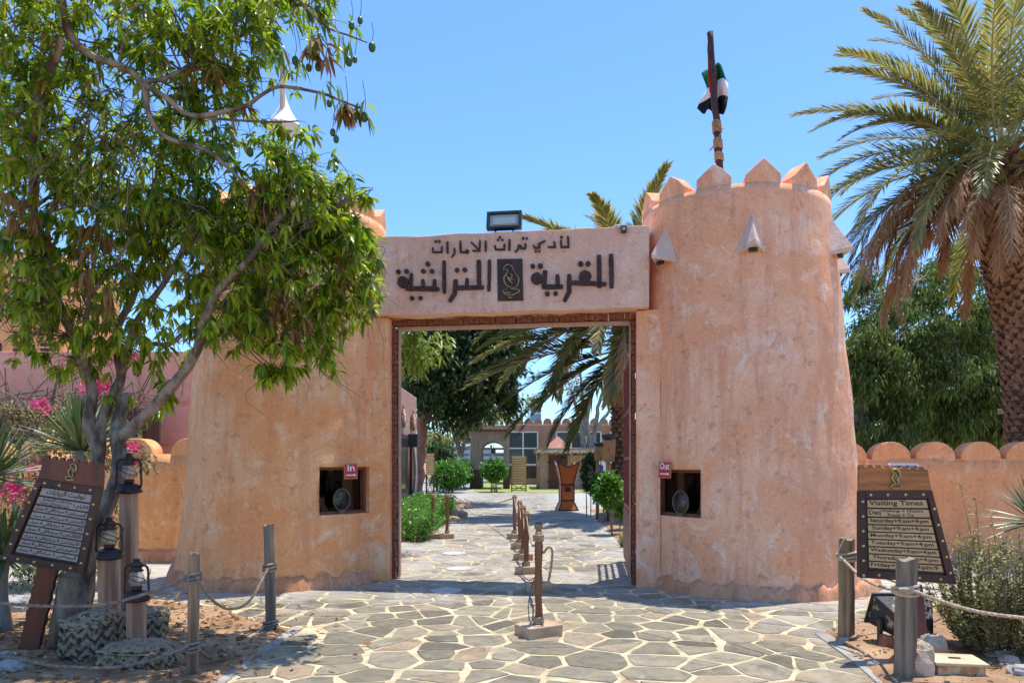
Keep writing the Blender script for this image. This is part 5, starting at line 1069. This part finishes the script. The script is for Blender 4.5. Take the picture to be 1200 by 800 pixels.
tree('acacia_tree','second feathery tree farther behind the right wall, its limb lying low over the scallops','tree',fx(1150,25),[([fx(1165,25)-Vector((0,0,.1)),P(1150,520,25),P(1110,505,25),P(1060,515,25)],.2,.1),([P(1150,520,25),P(1175,470,25),P(1190,420,25)],.2,.1)],[lobm(1090,490,26,60,26,1.8,160),lobm(1170,470,26,40,50,1.8,170),lobm(1130,380,27,90,60,2,240),lobm(1040,440,27,60,60,2,200)],18,.24,.07,M['acacia'],M['bark_grey'],None,.5,12,True,.03,.6)
def shrub(name,label,c,r,n,L,W,mat,stems,group=None,cat='shrub',k=9,flat=True,box=False,down=0.):
    c=Vector(c); ft=Vector((c.x,c.y,0)); root=thing(name,ft,label,cat,group)
    if stems:
        mb=MB()
        for sx_ in range(stems):
            a=rng.uniform(0,2*PI); d=Vector((math.cos(a)*r[0],math.sin(a)*r[1],0)); mb.tube(interp([ft+d*.35+Vector((0,0,-.03)),ft+d*.3+Vector((rng.uniform(-.04,.04),0,(c.z-r[2])*.6)),c+d*.5-Vector((0,0,r[2]*.4))],8),[.045*max(.4,r[0])*(1-.05*i) for i in range(9)],6)
        mb.build('stems',M['bark_grey'],root)
    if box: q=nr_.uniform(-1,1,(n,3)); ax=nr_.integers(0,3,n); m_=nr_.random(n)<.75; q[np.arange(n)[m_],ax[m_]]=np.where(nr_.random(m_.sum())<.5,-1,1)*nr_.uniform(.86,1.05,m_.sum()); 
    else: q=nrm_(nr_.normal(size=(n,3)))*nr_.uniform(.62,1.08,(n,1)); 
    bumpy=np.array([1+.26*noise.noise(Vector(x)*2.3+Vector((c.x,c.y,0))) for x in q])[:,None]
    C=np.array(c)+q*bumpy*np.array(r); C=C[C[:,2]>.02]; p_,d_=whorls(C,k,C-np.array(c),down); p_=p_+nr_.normal(size=p_.shape)*L*.4
    leaves('foliage',p_,d_,L,W,mat,root,.15,flat); return root
HG='clipped green hedges'
shrub('hedge','low bright green hedge along the left of the path, right behind the gateway',(-2.65,19.3,.33),(.85,4.2,.30),5200,.07,.04,M['hedge_leaf'],0,HG,'hedge',6,box=True)
shrub('hedge','rounded clipped hedge on stubby stems left of the arch',fx(525,40)+Vector((0,0,1.0)),(.95,.9,.72),900,.13,.08,M['hedge_leaf'],7,HG,'hedge',8)
shrub('hedge','long rounded hedge behind the clipped one, reaching toward the arch',fx(541,46)+Vector((0,0,1.15)),(.7,3.2,.75),800,.14,.09,M['hedge_leaf'],7,HG,'hedge',8)
shrub('hedge','ball shaped hedge on a cluster of stems in front of the arch',fx(579,41)+Vector((0,0,1.25)),(.68,.68,.6),800,.13,.08,M['hedge_leaf'],9,HG,'hedge',8)
q=G(690.5,606); shrub('dark_shrub','narrow dark green shrub on a thin stem beside the orange burner',q+Vector((.0,0,1.35)),(.24,.24,.58),520,.075,.035,M['dark_leaf'],3,None,'shrub',8)
q=G(713,627); shrub('green_shrub','tall bright green shrub on thin bare stems near the palm trunk',q+Vector((0,0,1.0)),(.27,.27,.36),260,.1,.05,M['hedge_leaf'],3,'young shrubs in the right inner bed','shrub',7,False)
q=G(706,612); shrub('green_shrub','bright green shrub behind the tallest one in the inner bed',q+Vector((0,0,1.0)),(.3,.3,.36),240,.1,.05,M['hedge_leaf'],3,'young shrubs in the right inner bed','shrub',7,False)
q=G(729,622); shrub('green_shrub','darker green shrub closest to the right gate leaf',q+Vector((0,0,.72)),(.24,.24,.38),260,.09,.045,M['hedge_leaf'],3,'young shrubs in the right inner bed','shrub',7,False)
q=G(735,641); shrub('low_bush','small dry olive bush at the foot of the right gate leaf',q+Vector((0,0,.14)),(.15,.15,.15),120,.07,.02,M['grey_leaf'],0,None,'shrub',7)
# yuccas
M['yucca']=leafmat('yucca_leaf',[(.05,.10,.035),(.09,.15,.05),(.16,.21,.08),(.34,.33,.17)],(.2,.28,.06),.12,.35,.5)
def yucca(c,L,n,label,trunk=0,el=(-25,85),w_=.04,az=None):
    c=Vector(c); root=thing('yucca',Vector((c.x,c.y,0)),label,'yucca','spiky yucca plants')
    if c.z>.2: mb=MB(); mb.tube(interp([Vector((c.x+.05,c.y,-.05)),Vector((c.x-.03,c.y,c.z*.5)),c],8),.055,9); mb.build('trunk',M['bark_grey'],root)
    vs=[];cnt=[];idx=[]
    for i in range(n):
        a=i*2.39996+rng.uniform(-.2,.2); e=R(el[0]+(el[1]-el[0])*rng.random()**.8); d=Vector((math.cos(a)*math.cos(e),math.sin(a)*math.cos(e),math.sin(e))); s=Vector((-math.sin(a),math.cos(a),0)); u=s.cross(d); l=L*rng.uniform(.75,1.1); dp=Vector((0,0,-l*.12*(1 if e<.6 else .3)))
        b=len(vs); p0=c+d*.03
        for t,ww,ft in ((0,.5,0),(.35,1,.1),(.7,.7,.45),):
            p=p0+d*l*t+dp*ft; vs+=[p-s*w_/2*ww+u*w_*.15,p-u*w_*.12*ww,p+s*w_/2*ww+u*w_*.15]
        vs.append(p0+d*l+dp)
        for j in range(2):
            o=b+j*3; idx+=[o,o+3,o+4,o+1,o+1,o+4,o+5,o+2]; cnt+=[4,4]
        o=b+6; idx+=[o,b+9,o+1,o+1,b+9,o+2]; cnt+=[3,3]
    mesh_np('blades',np.array([tuple(v) for v in vs]),np.array(cnt),np.array(idx),M['yucca'],root,False)
yucca(P(95,528,8.6),.75,110,'spiky yucca rosette on a stem right behind the Arabic board',el=(0,88))
yucca(P(-12,560,6.9),.62,110,'large yucca at the left edge above the leaning board',el=(-20,85))
yucca(P(5,650,6.9),.6,90,'dark yucca low at the left edge behind the leaning board',el=(-35,80))
yucca(P(80,660,7.4),.45,60,'small yucca tuft between the board legs and the tree trunk',el=(-35,70),w_=.03)
yucca(P(1215,612,7.4),.5,100,'yucca with pale dead blades at the right edge above the shrub',el=(-30,85),w_=.03)
# bougainvillea
M['bract']=leafmat('magenta_bract',[(.55,.02,.14),(.70,.04,.22),(.75,.10,.28)],(.8,.05,.3),.4,.5,.3)
bt=tree('bougainvillea','straggly bougainvillea with magenta flowers behind the Arabic board','bush',fx(95,9.8),[([fx(95,9.8)-Vector((0,0,.1)),P(92,560,9.8),P(100,500,9.8),P(115,450,9.8)],.05,.02),([fx(80,9.8),P(60,580,9.8),P(45,520,9.8),P(30,470,9.8)],.04,.015),([P(92,560,9.8),P(130,520,9.8),P(160,500,9.8)],.03,.01)],
 [lobm(60,520,9.8,60,60,.6,150),lobm(30,600,9.6,50,60,.5,120),lobm(120,520,9.9,50,50,.4,70),lobm(110,600,9.6,45,50,.5,70),lobm(60,650,9.4,70,40,.5,110),lobm(165,535,10,30,25,.3,14)],9,.085,.035,M['grey_leaf'],M['twig'],None,.4,twr=.012,subn=4)
bl=lobe_points([lobm(110,455,9.5,24,18,.2,30),lobm(60,480,9.5,18,8,.2,12),lobm(30,570,9.2,26,24,.2,30),lobm(128,420,9.5,16,18,.2,14),lobm(140,530,9.5,18,22,.2,12),lobm(75,680,9.2,8,8,.1,4),lobm(125,600,9.2,12,12,.1,5),lobm(160,420,9.5,12,12,.1,6)],6,.4)
p_,d_=whorls(bl,9,bl-bl.mean(0),0); leaves('flowers',p_+nr_.normal(size=p_.shape)*.035,d_,.05,.045,M['bract'],bt,.1,True)
# dry brushwood fence and dead fronds
r_=thing('brushwood_fence',fx(25,11.3),'ragged brown brushwood fence behind the bougainvillea at the far left','fence')
mb=MB()
for k in range(420):
    x=rng.uniform(-12.5,-6.6); z=rng.uniform(1.0,3.3); a=rng.gauss(PI/2,.5) if k%3 else rng.gauss(0,.35); l=rng.uniform(.5,1.4); d=Vector((math.cos(a),rng.uniform(-.1,.1),math.sin(a)))
    c=Vector((x,13.2+rng.uniform(-.12,.12),z-.3)); mb.tube([c-d*l/2,c+Vector((0,0,.03)),c+d*l/2],.012,3,False)
mb.build('sticks',M['twig'],r_)
mb=MB(); mb.box((-9.5,13.4,1.3),(6.0,.06,2.6)); mb.build('backing',simple('brush_backing',(.20,.12,.07),(.10,.06,.035),8,.95,.8,40,0,(1,1,.2)),r_)
# right foreground shrub
r_=thing('sage_shrub',G(1165,770),'grey green shrub with upright stems and tiny pink flowers at the right edge','shrub'); ft=G(1170,768)
mb=MB(); P0=[];D0=[]
for k in range(230):
    a=rng.uniform(0,2*PI); sp_=rng.uniform(.15,.85)**.8; tz=rng.uniform(.45,1.18); b=ft+Vector((math.cos(a)*.08,math.sin(a)*.08,-.01)); t=ft+Vector((math.cos(a)*sp_*.72-.03,math.sin(a)*sp_*.55,tz*(1.02-.35*sp_)))
    if k<5: t=ft+Vector((-.32+.13*k,0,1.42-.12*k))
    q=interp([b,b.lerp(t,.5)+Vector((math.cos(a)*.07,math.sin(a)*.07,-.04)),t],14); mb.tube(q,[.007-.0004*i for i in range(15)],4,False)
    for i in range(4,15):
        for j in range(7):
            P0.append(tuple(q[i]+Vector((rng.gauss(0,.012),rng.gauss(0,.012),rng.gauss(0,.018))))); aa=rng.uniform(0,2*PI); D0.append((math.cos(aa),math.sin(aa),rng.uniform(.1,1)))
mb.build('stems',M['twig'],r_); leaves('foliage',np.array(P0),np.array(D0),.04,.017,M['grey_leaf'],r_,.05,True)
fl=np.array(P0)[nr_.integers(0,len(P0),150)]; p_,d_=whorls(fl,4,fl-fl.mean(0),0); leaves('flowers',p_,d_,.014,.012,M.setdefault('pinkf',leafmat('pink_flower',[(.55,.2,.4),(.65,.3,.5)],(.6,.3,.5),.3)),r_,.1,True)['kind']='stuff'
# ground litter
def litter(name,poly,n,mat,L,W,label,kind='stuff',thick=.012):
    ps=[];xs=[p[0] for p in poly];ys=[p[1] for p in poly]
    while len(ps)<n:
        x=rng.uniform(max(min(xs),-6),min(max(xs),6)); y=rng.uniform(max(4.5,min(ys)),max(ys))
        if in_poly(x,y,poly): ps.append((x,y,.05+rng.uniform(.0,.02)))
    ps=np.array(ps); d=nr_.normal(size=(n,3)); d[:,2]*=.15; o=leaves(name,ps,d,L,W,mat,None,.05,False); return tag(o,label,'leaves',None,'stuff')
litter('dry_leaf_litter',BL,1700,M['mango_dry'],.085,.03,'brown dry leaves scattered over the soil of the left bed')
PVL=[G(345,739),G(300,728),G(255,712),G(180,704),G(230,692),G(330,700),G(440,745),G(400,790),G(250,806)]
litter('fallen_leaves',PVL,70,M['mango_dry'],.085,.03,'a few fallen brown leaves on the paving beside the left bed')
litter('dry_leaf_litter',BR,130,M['mango_dry'],.05,.018,'few dry leaves scattered over the soil of the right bed')
litter('low_weeds',BR,900,M['hedge_leaf'],.03,.008,'sparse green weeds sprouting in the right bed')
def pebbles(poly,n,seed,lab):
    rng.seed(seed); mb=MB(); k=0; xs=[p[0] for p in poly];ys=[p[1] for p in poly]
    while k<n:
        x=rng.uniform(max(min(xs),-6),min(max(xs),6)); y=rng.uniform(max(4.6,min(ys)),max(ys))
        if in_poly(x,y,poly): s=rng.uniform(.006,.022); mb.rock((x,y,.045+s*.3),(s,s*.8,s*.6),k,.3,.8,0,6,4); k+=1
    tag(mb.build('pebbles',M['stone_lt'],origin=(0,0,0)),lab,'pebbles',None,'stuff')
pebbles(BL,420,1,'small pebbles strewn over the left bed'); pebbles(BR,420,2,'small pebbles strewn over the right bed')
# ---------------- buildings inside
r_=thing('side_building',(-3.3,20,0),'pinkish building along the left of the path with arched reliefs','building')
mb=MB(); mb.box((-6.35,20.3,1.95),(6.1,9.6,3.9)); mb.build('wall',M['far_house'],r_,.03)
def sidebox(name,y0,y1,z0,z1,x,th,mat,par,bv=0): mb=MB(); mb.box((x,(y0+y1)/2,(z0+z1)/2),(th,y1-y0,z1-z0)); return mb.build(name,mat,par,bv)
wf=sidebox('window',21.0,22.6,.75,2.5,-3.27,.06,M['wood_dark'],r_,.01); sidebox('pane',21.15,22.45,.88,2.37,-3.235,.02,M['pane'],wf)
dr_=sidebox('door',23.4,24.5,.03,2.45,-3.27,.08,M['wood_red'],r_,.01); mb=MB(); mb.cyl((-3.22,23.55,1.1),(-3.16,23.55,1.1),.03); mb.build('handle',M['brass'],dr_)
for y in (21.7,23.9):
    mb=MB(); pr=[(y-.42,2.72),(y+.42,2.72)]+[(y+.42*math.cos(PI*k/14),2.95+.42*math.sin(PI*k/14)) for k in range(15)]
    mb.prism([Vector((-3.25,a,z)) for a,z in pr],Vector((-.08,0,0))); ar=mb.build('arched_relief',M['wood_red'],r_,.01)
    mb=MB(); 
    for k in range(7): a=PI*(k+.5)/7; mb.tube([Vector((-3.235,y,2.8)),Vector((-3.235,y+.34*math.cos(a),2.93+.34*math.sin(a)))],.02,5)
    mb.build('fan_carving',M['far_house'],ar)
mb=MB(); mb.box((-3.12,22.95,2.35),(.3,.3,.42)); mb.build('loudspeaker',M['black'],r_,.02)
mb=MB(); vs=[];fs=[]
for j in range(9):
    for i in range(7): t=j/8; vs.append((-3.16+.05*math.sin(i*2+j*.3)+.25*t*(1-t),23.1+i*.09-.15*t,2.4-1.9*t))
for j in range(8):
    for i in range(6): a=j*7+i; fs.append((a,a+1,a+8,a+7))
mb.add(vs,fs,True); mb.build('hanging_cloth',simple('pale_cloth',(.5,.48,.5),(.35,.33,.36),3,.9,0),r_)
# back building with scalloped parapet
r_=thing('fort_building',(9,60,0),'long low fort building with scalloped parapet at the far end','building'); Yb=56.
x0=P(592,0,Yb).x; z1=P(0,497,Yb).z
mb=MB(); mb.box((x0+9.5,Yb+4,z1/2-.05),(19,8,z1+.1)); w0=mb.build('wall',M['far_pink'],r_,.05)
for k in range(26):
    c=Vector((x0+.36+k*.728,Yb+.15,z1-.02)); mb=MB(); mb.prism([c+Vector((.33*math.cos(PI*i/12),0,.50*math.sin(PI*i/12)**.7)) for i in range(13)],Vector((0,.35,0))); mb.build('parapet_merlon',M['far_pink'],r_)
def fwin(px0,px1,py0,py1,Y,par,nx=2,ny=2,f=.09,mat='white'):
    a=P(px0,py1,Y);b=P(px1,py0,Y); mb=MB(); w_=b.x-a.x;h_=b.z-a.z; c=(a+b)/2
    for i in range(nx+1): mb.box((a.x+w_*i/nx,Y-.04,c.z),(f,.1,h_))
    for i in range(ny+1):
        for j in range(nx): mb.box((a.x+w_*(j+.5)/nx,Y-.04,a.z+h_*i/ny),(w_/nx-f-.004,.1,f))
    fo=mb.build('window',M[mat],par); mb=MB(); mb.box((c.x,Y-.012,c.z),(w_,.03,h_)); mb.build('pane',M['pane'],fo)
for a,b in ((596,630),(652,704),(716,750),(762,796),(808,842)):
    fwin(a,b,506,544,Yb,r_,2 if b-a<40 else 3); mb=MB(); A=P(a,546,Yb);B_=P(b,560,Yb); mb.box(((A.x+B_.x)/2,Yb-.03,(A.z+B_.z)/2),(B_.x-A.x,.06,A.z-B_.z)); mb.build('apron_panel',M['wood_dark'],r_)
# arched pavilion
r_=thing('arched_pavilion',(P(572,0,46).x,46,0),'grey brown pavilion with a round arch, left of the fort building','pavilion'); Ya=46.
def archwall(xa,xb,o0,o1,ztop,zsp,Y,th,mat,nm_):
    rr=(o1-o0)/2; cx=(o0+o1)/2; pl=[(xa,0),(o0,0)]+[(cx-rr*math.cos(PI*k/16),zsp+rr*.75*math.sin(PI*k/16)) for k in range(17)]+[(o1,0),(xb,0),(xb,ztop),(xa,ztop)]
    mb=MB(); mb.prism([Vector((x,Y,z)) for x,z in pl][::-1],Vector((0,th,0))); return mb.build(nm_,mat,r_)
X=lambda px: P(px,0,Ya).x
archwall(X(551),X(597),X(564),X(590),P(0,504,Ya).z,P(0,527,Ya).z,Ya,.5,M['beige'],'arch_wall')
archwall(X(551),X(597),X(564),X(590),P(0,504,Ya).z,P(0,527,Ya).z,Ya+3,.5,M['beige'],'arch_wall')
mb=MB(); mb.box(((X(549)+X(598))/2,Ya+1.75,P(0,503,Ya).z+.12),(X(598)-X(549),4.2,.25)); mb.build('roof',M['far_pink'],r_)
for a,b in ((551,564),(590,597)): mb=MB(); mb.box(((X(a)+X(b))/2,Ya-.02,.62),(X(b)-X(a)+.06,.12,1.2)); mb.build('tiled_base',M['wood_dark'],r_)
for k in range(9): mb=MB(); mb.cyl((X(552)+k*.31,Ya-.35,P(0,502,Ya).z-.15),(X(552)+k*.31,Ya+.1,P(0,502,Ya).z-.15),.05); mb.build('beam_end',M['wood_dark'],r_)
mb=MB(); q=P(578,521,Ya-.0); mb.lathe(q-Vector((0,-.3,.5)),[(.02,.5),(.02,.3),(.14,.28),(.16,0),(.1,-.05)],8); mb.build('hanging_lamp',M['black'],r_)
# hut
r_=thing('thatched_hut',(P(664,0,46).x,46,0),'small pink hut with a flat thatched eave, pyramid roof and brown door','hut'); Yh=46.5; X=lambda px: P(px,0,Yh).x
mb=MB(); mb.box(((X(633)+X(700))/2,Yh+1.7,P(0,533,Yh).z/2),(X(700)-X(633),3.4,P(0,533,Yh).z)); mb.build('wall',M['far_house'],r_,.03)
zt=P(0,528,Yh).z; mb=MB(); mb.box(((X(628)+X(703))/2,Yh+1.4,zt),(X(703)-X(628),5.0,.3))
for k in range(260): x=rng.uniform(X(628),X(703)); mb.tube([(x,Yh-1.05,zt+.1),(x+rng.uniform(-.1,.1),Yh-1.25,zt-.12-rng.random()*.12)],.02,3,False)
mb.build('thatch_eave',M['straw'],r_)
c=Vector((X(655),Yh+1.2,zt+.12)); hw=X(672)-X(655); h_=P(0,512,Yh).z-zt; mb=MB(); mb.add([c+Vector((-hw,-hw,0)),c+Vector((hw,-hw,0)),c+Vector((hw,hw,0)),c+Vector((-hw,hw,0)),c+Vector((0,0,h_))],[(0,1,4),(1,2,4),(2,3,4),(3,0,4),(3,2,1,0)]); mb.build('pyramid_roof',M['far_pink'],r_)
mb=MB(); mb.box(((X(643)+X(665))/2,Yh-.04,1.1),(X(665)-X(643),.1,2.2)); d_=mb.build('door',M['wood_red'],r_)
for z in (.5,1.7): mb=MB(); mb.box((X(645),Yh-.1,z),(.4,.03,.07)); mb.build('strap_hinge',M['black'],d_)
for px in (630,701): mb=MB(); mb.cyl((X(px),Yh-.9,0),(X(px),Yh-.9,zt-.1),.12); mb.build('eave_post',M['post_grey'],r_)
mb=MB(); mb.lathe((X(658),Yh-.7,zt-.75),[(.12,0),(.15,.05),(.15,.3),(.05,.42),(.02,.6)],8); mb.build('hanging_lamp',M['black'],r_)
# distant city
r_=thing('office_tower',(P(628,0,320).x,320,0),'distant blue glass tower block above the fort parapet','building'); mb=MB(); mb.box((P(628,0,320).x,320,15),(4.5,6,30)); mb.build('facade',simple('blue_facade',(.16,.36,.46),(.10,.28,.40),1,.3,0),r_)
for k in range(8): mb=MB(); mb.box((P(628,0,320).x,316.9,2+k*3.6),(4.5,.2,.5)); mb.build('floor_band',M['white'],r_)
for k,(a,b,t,l) in enumerate(((560,577,524,'pale distant apartment block seen through the arch, left half'),(577,600,530,'pale distant apartment block seen through the arch, right half'),(505,552,522,'pale distant block beyond the yellowish tree'))):
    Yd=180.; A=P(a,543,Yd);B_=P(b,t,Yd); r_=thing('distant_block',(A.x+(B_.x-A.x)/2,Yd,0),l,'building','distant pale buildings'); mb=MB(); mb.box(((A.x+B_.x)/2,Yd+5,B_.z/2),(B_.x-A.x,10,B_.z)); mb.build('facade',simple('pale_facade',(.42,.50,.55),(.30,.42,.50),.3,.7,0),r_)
    for q in range(4): mb=MB(); mb.box(((A.x+B_.x)/2,Yd-.1,.8+q*1.5),((B_.x-A.x)*.9,.25,.55)); mb.build('window_band',M['pane'],r_)
# far left wind-tower house
r_=thing('wind_tower_house',(-17,24,0),'tall orange brown house with slatted openings at the far left behind the mango tree','building'); A=P(-60,294,24);B_=P(64,294,24)
mb=MB(); mb.box(((A.x+B_.x)/2,26,A.z/2),(B_.x-A.x,4,A.z)); mb.build('wall',M['wall_r'],r_,.03)
for k in range(4):
    for j in range(2):
        x=A.x+.6+k*.9; z=A.z-1.6-j*2.2; mb=MB(); mb.box((x,23.99,z),(.5,.06,1.5)); o=mb.build('louvre_opening',M['wood_dark'],r_)
        for q in range(5): mb=MB(); mb.box((x,23.93,z-.6+q*.3),(.46,.05,.06)); mb.build('louvre_slat',M['wall_r'],o)
# tensile sail on its mast
r_=thing('sail_canopy',(P(331,0,38).x,38,0),'white tensile sail canopy peaking on a grey mast behind the left tower','canopy'); c=P(331,66,38)
mb=MB(); mb.cyl((c.x,c.y,0),c,.16,.12); mb.build('mast',M['post_blue'],r_)
mb=MB(); c2=P(329,100,38); mb.lathe((c.x,c.y+.3,0),[(.05+.95*((i/24)**1.8),c2.z-.05-2.1*(i/24)) for i in range(25)],10,0,True); mb.build('sail',simple('sail_fabric',(.78,.76,.80),(.72,.70,.74),2,.7,0),r_)
r_=thing('brick_pillar',fx(1196,17),'pinkish brick pillar beyond the right wall beside the palm trunk','pillar'); mb=MB(); mb.box(fx(1197,17)+Vector((0,0,1.4)),(.55,.5,2.8)); mb.build('shaft',M['stone_rd'],r_,.02); mb=MB(); mb.box(fx(1197,17)+Vector((0,0,2.86)),(.7,.65,.12)); mb.build('cap',M['stone_lt'],r_,.01)
# burner, boards, kiosk panels
q=G(664,598); r_=thing('incense_burner_sculpture',q,'big orange incense burner sculpture with dark edges at the path side','sculpture')
def sq(c,levels,mat,nm_,par,rz=.12):
    mb=MB(); vs=[];fs=[]; rt=Matrix.Rotation(rz,3,'Z')
    for hx,hy,z in levels:
        for sx_,sy_ in ((-1,-1),(1,-1),(1,1),(-1,1)): vs.append(c+rt@Vector((sx_*hx,sy_*hy,z)))
    for i in range(len(levels)-1):
        for k in range(4): fs.append((i*4+k,i*4+(k+1)%4,i*4+4+(k+1)%4,i*4+4+k))
    fs.append((3,2,1,0)); n_=len(levels)*4; fs.append((n_-4,n_-3,n_-2,n_-1)); mb.add(vs,fs); return mb.build(nm_,mat,par,.008)
S=.034
sq(q,[(.36,.36,0),(.35,.35,.05)],M['black'],'plinth',r_); sq(q,[(.33,.33,.052),(.21,.21,.34)],M['orange'],'base',r_); sq(q,[(.235,.235,.34),(.235,.235,.38)],M['black'],'waist_band',r_)
sq(q,[(.22,.22,.38),(.22,.22,.88)],M['orange'],'stem',r_); sq(q,[(.24,.24,.88),(.24,.24,.92)],M['black'],'neck_band',r_)
sq(q,[(.21,.21,.92),(.25,.25,1.15),(.33,.33,1.50)],M['orange'],'bowl',r_)
rt=Matrix.Rotation(.12,3,'Z')
for a in range(4):
    ra=rt@Matrix.Rotation(a*PI/2,3,'Z'); mb=MB(); top=[]
    for i in range(13): t=-1+2*i/12; hh=1.50+.20*abs(t)**2.2; top.append(Vector((t*(.33+.05*(hh-1.5)/.2),-(.33+.04*(hh-1.5)/.2),hh)))
    pl=[Vector((.33,-.33,1.49)),Vector((-.33,-.33,1.49))]+top; mb.prism([q+ra@v for v in pl],ra@Vector((0,.04,0))); mb.build('rim_panel',M['orange'],r_,.004)
    mb=MB(); mb.tube([q+ra@(v+Vector((0,0,.01))) for v in top],.022,6); mb.build('rim_edge',M['black'],r_)
    mb=MB(); mb.tube([q+ra@Vector((-.21,-.21,.92)),q+ra@Vector((-.25,-.25,1.15)),q+ra@Vector((-.33,-.33,1.5)),q+ra@Vector((-.375,-.375,1.7))],.022,6); mb.build('corner_edge',M['black'],r_)
    mb=MB(); mb.tube([q+ra@Vector((-.22,-.22,.38)),q+ra@Vector((-.22,-.22,.9))],.02,6); mb.tube([q+ra@Vector((-.33,-.33,.05)),q+ra@Vector((-.21,-.21,.34))],.02,6); mb.build('corner_edge',M['black'],r_)
mb=MB(); mb.box(q+rt@Vector((0,-.222,.74)),(.2,.02,.16),rt); mb.build('opening',M['dark'],r_)
mb=MB(); mb.box(q+rt@Vector((0,-.225,.86)),(.32,.02,.06),rt); mb.build('red_strip',M['red'],r_)
def stand_board(px0,px1,py0,py1,pyb,label,yaw=0,n=11):
    b=G((px0+px1)/2,pyb); Y=b.y; A=P(px0,py1,Y);B_=P(px1,py0,Y); r=thing('notice_stand',b,label,'sign','wooden notice stands inside the gateway'); rt=Matrix.Rotation(yaw,3,'Z'); w_=B_.x-A.x;h_=B_.z-A.z; c=(A+B_)/2
    mb=MB(); mb.box(c,(w_,.07,h_),rt); f=mb.build('frame',M['kraft'],r,.01)
    for k in range(n): mb=MB(); mb.box(c+rt@Vector((0,-.045,-h_/2+h_*(k+.7)/(n+.4))),(w_*.86,.02,h_/n*.62),rt); mb.build('slat',M['wood_slat'],f)
    for s in (-1,1): mb=MB(); mb.box(Vector((c.x,c.y,A.z/2))+rt@Vector((s*w_*.46,0,0)),(.07,.07,A.z),rt); mb.build('leg',M['wood_dark'],r)
    for z in (.1,A.z*.5): mb=MB(); mb.box(Vector((c.x,c.y,z)),(w_*.86,.03,.04),rt); mb.build('rail',M['wood_dark'],r)
    for s in (-1,1): mb=MB(); mb.tube([Vector((c.x,c.y,.1))+rt@Vector((-s*w_*.4,0,0)),Vector((c.x,c.y,A.z*.5))+rt@Vector((0,0,0)),Vector((c.x,c.y,A.z*.95))+rt@Vector((s*w_*.4,0,0))],.02,5); mb.build('brace',M['wood_dark'],r)
stand_board(599,617,534,567,576,'brown slatted notice stand on the lawn edge in front of the fort building')
stand_board(499,509,531,556,580,'brown notice stand partly behind the trunk of the dark tree',-.3,9)
for k,(px0,px1,py0,py1,Y,pb,l) in enumerate(((696,707,522,540,21,'x','small brown mask shaped panel on a wooden post'),(706,721,514,541,20,'x','large brown mask shaped panel hung on a post beside the palm trunk'))):
    A=P(px0,py1,Y);B_=P(px1,py0,Y); w_=B_.x-A.x;h_=B_.z-A.z; c=Vector(((A.x+B_.x)/2,Y,A.z)); r=thing('mask_panel',Vector((c.x-.05,Y,0)),l,'panel','brown mask shaped panels on posts')
    mb=MB(); pl=[(-.42,0),(.38,0),(.5,.55),(.5,1),(-.3,1),(-.5,.6)]; mb.prism([c+Vector((a*w_,-.06,b*h_)) for a,b in pl],Vector((0,.05,0))); mb.build('panel',M['kraft'],r,.01)
    mb=MB(); mb.cyl((c.x-.03,Y+.03,-.02),(c.x-.03,Y+.03,A.z+h_*.9),.05); mb.build('post',M['post_grey'],r)
    mb=MB(); mb.rock(c+Vector((0,.0,h_*1.08)),(w_*.55,.2,h_*.14),k+5,.3,.8); mb.build('dark_cover',M['black'],r)
    mb=MB(); mb.box(c+Vector((-.02,-.072,h_*.55)),(w_*.14,.01,h_*.1)); mb.build('red_patch',M['red'],r)
q=fx(704,31); r_=thing('white_banner',q,'small white and blue banner standing behind the mask panels','banner'); mb=MB(); mb.box(q+Vector((0,0,1.2)),(.42,.03,1.1)); mb.build('cloth',M['white'],r_); mb=MB(); mb.box(q+Vector((0,-.02,1.25)),(.2,.01,.6)); mb.build('blue_print',M['blue'],r_); mb=MB(); mb.cyl(q,q+Vector((0,0,1.8)),.03); mb.build('pole',M['black'],r_)
q=G(725,612); r_=thing('plant_sign',q,'dark blank sign plate on a stake among the inner shrubs','sign'); Y=q.y; A=P(714,588,Y);B_=P(737,577,Y); mb=MB(); mb.box((A+B_)/2-Vector((0,.35,0)),(B_.x-A.x,.03,B_.z-A.z),Matrix.Rotation(-.3,3,'X')); mb.build('plate',M['black'],r_,.006); mb=MB(); mb.cyl(q-Vector((0,.33,0)),Vector((q.x,q.y-.33,A.z+.03)),.02); mb.build('stake',M['black'],r_)
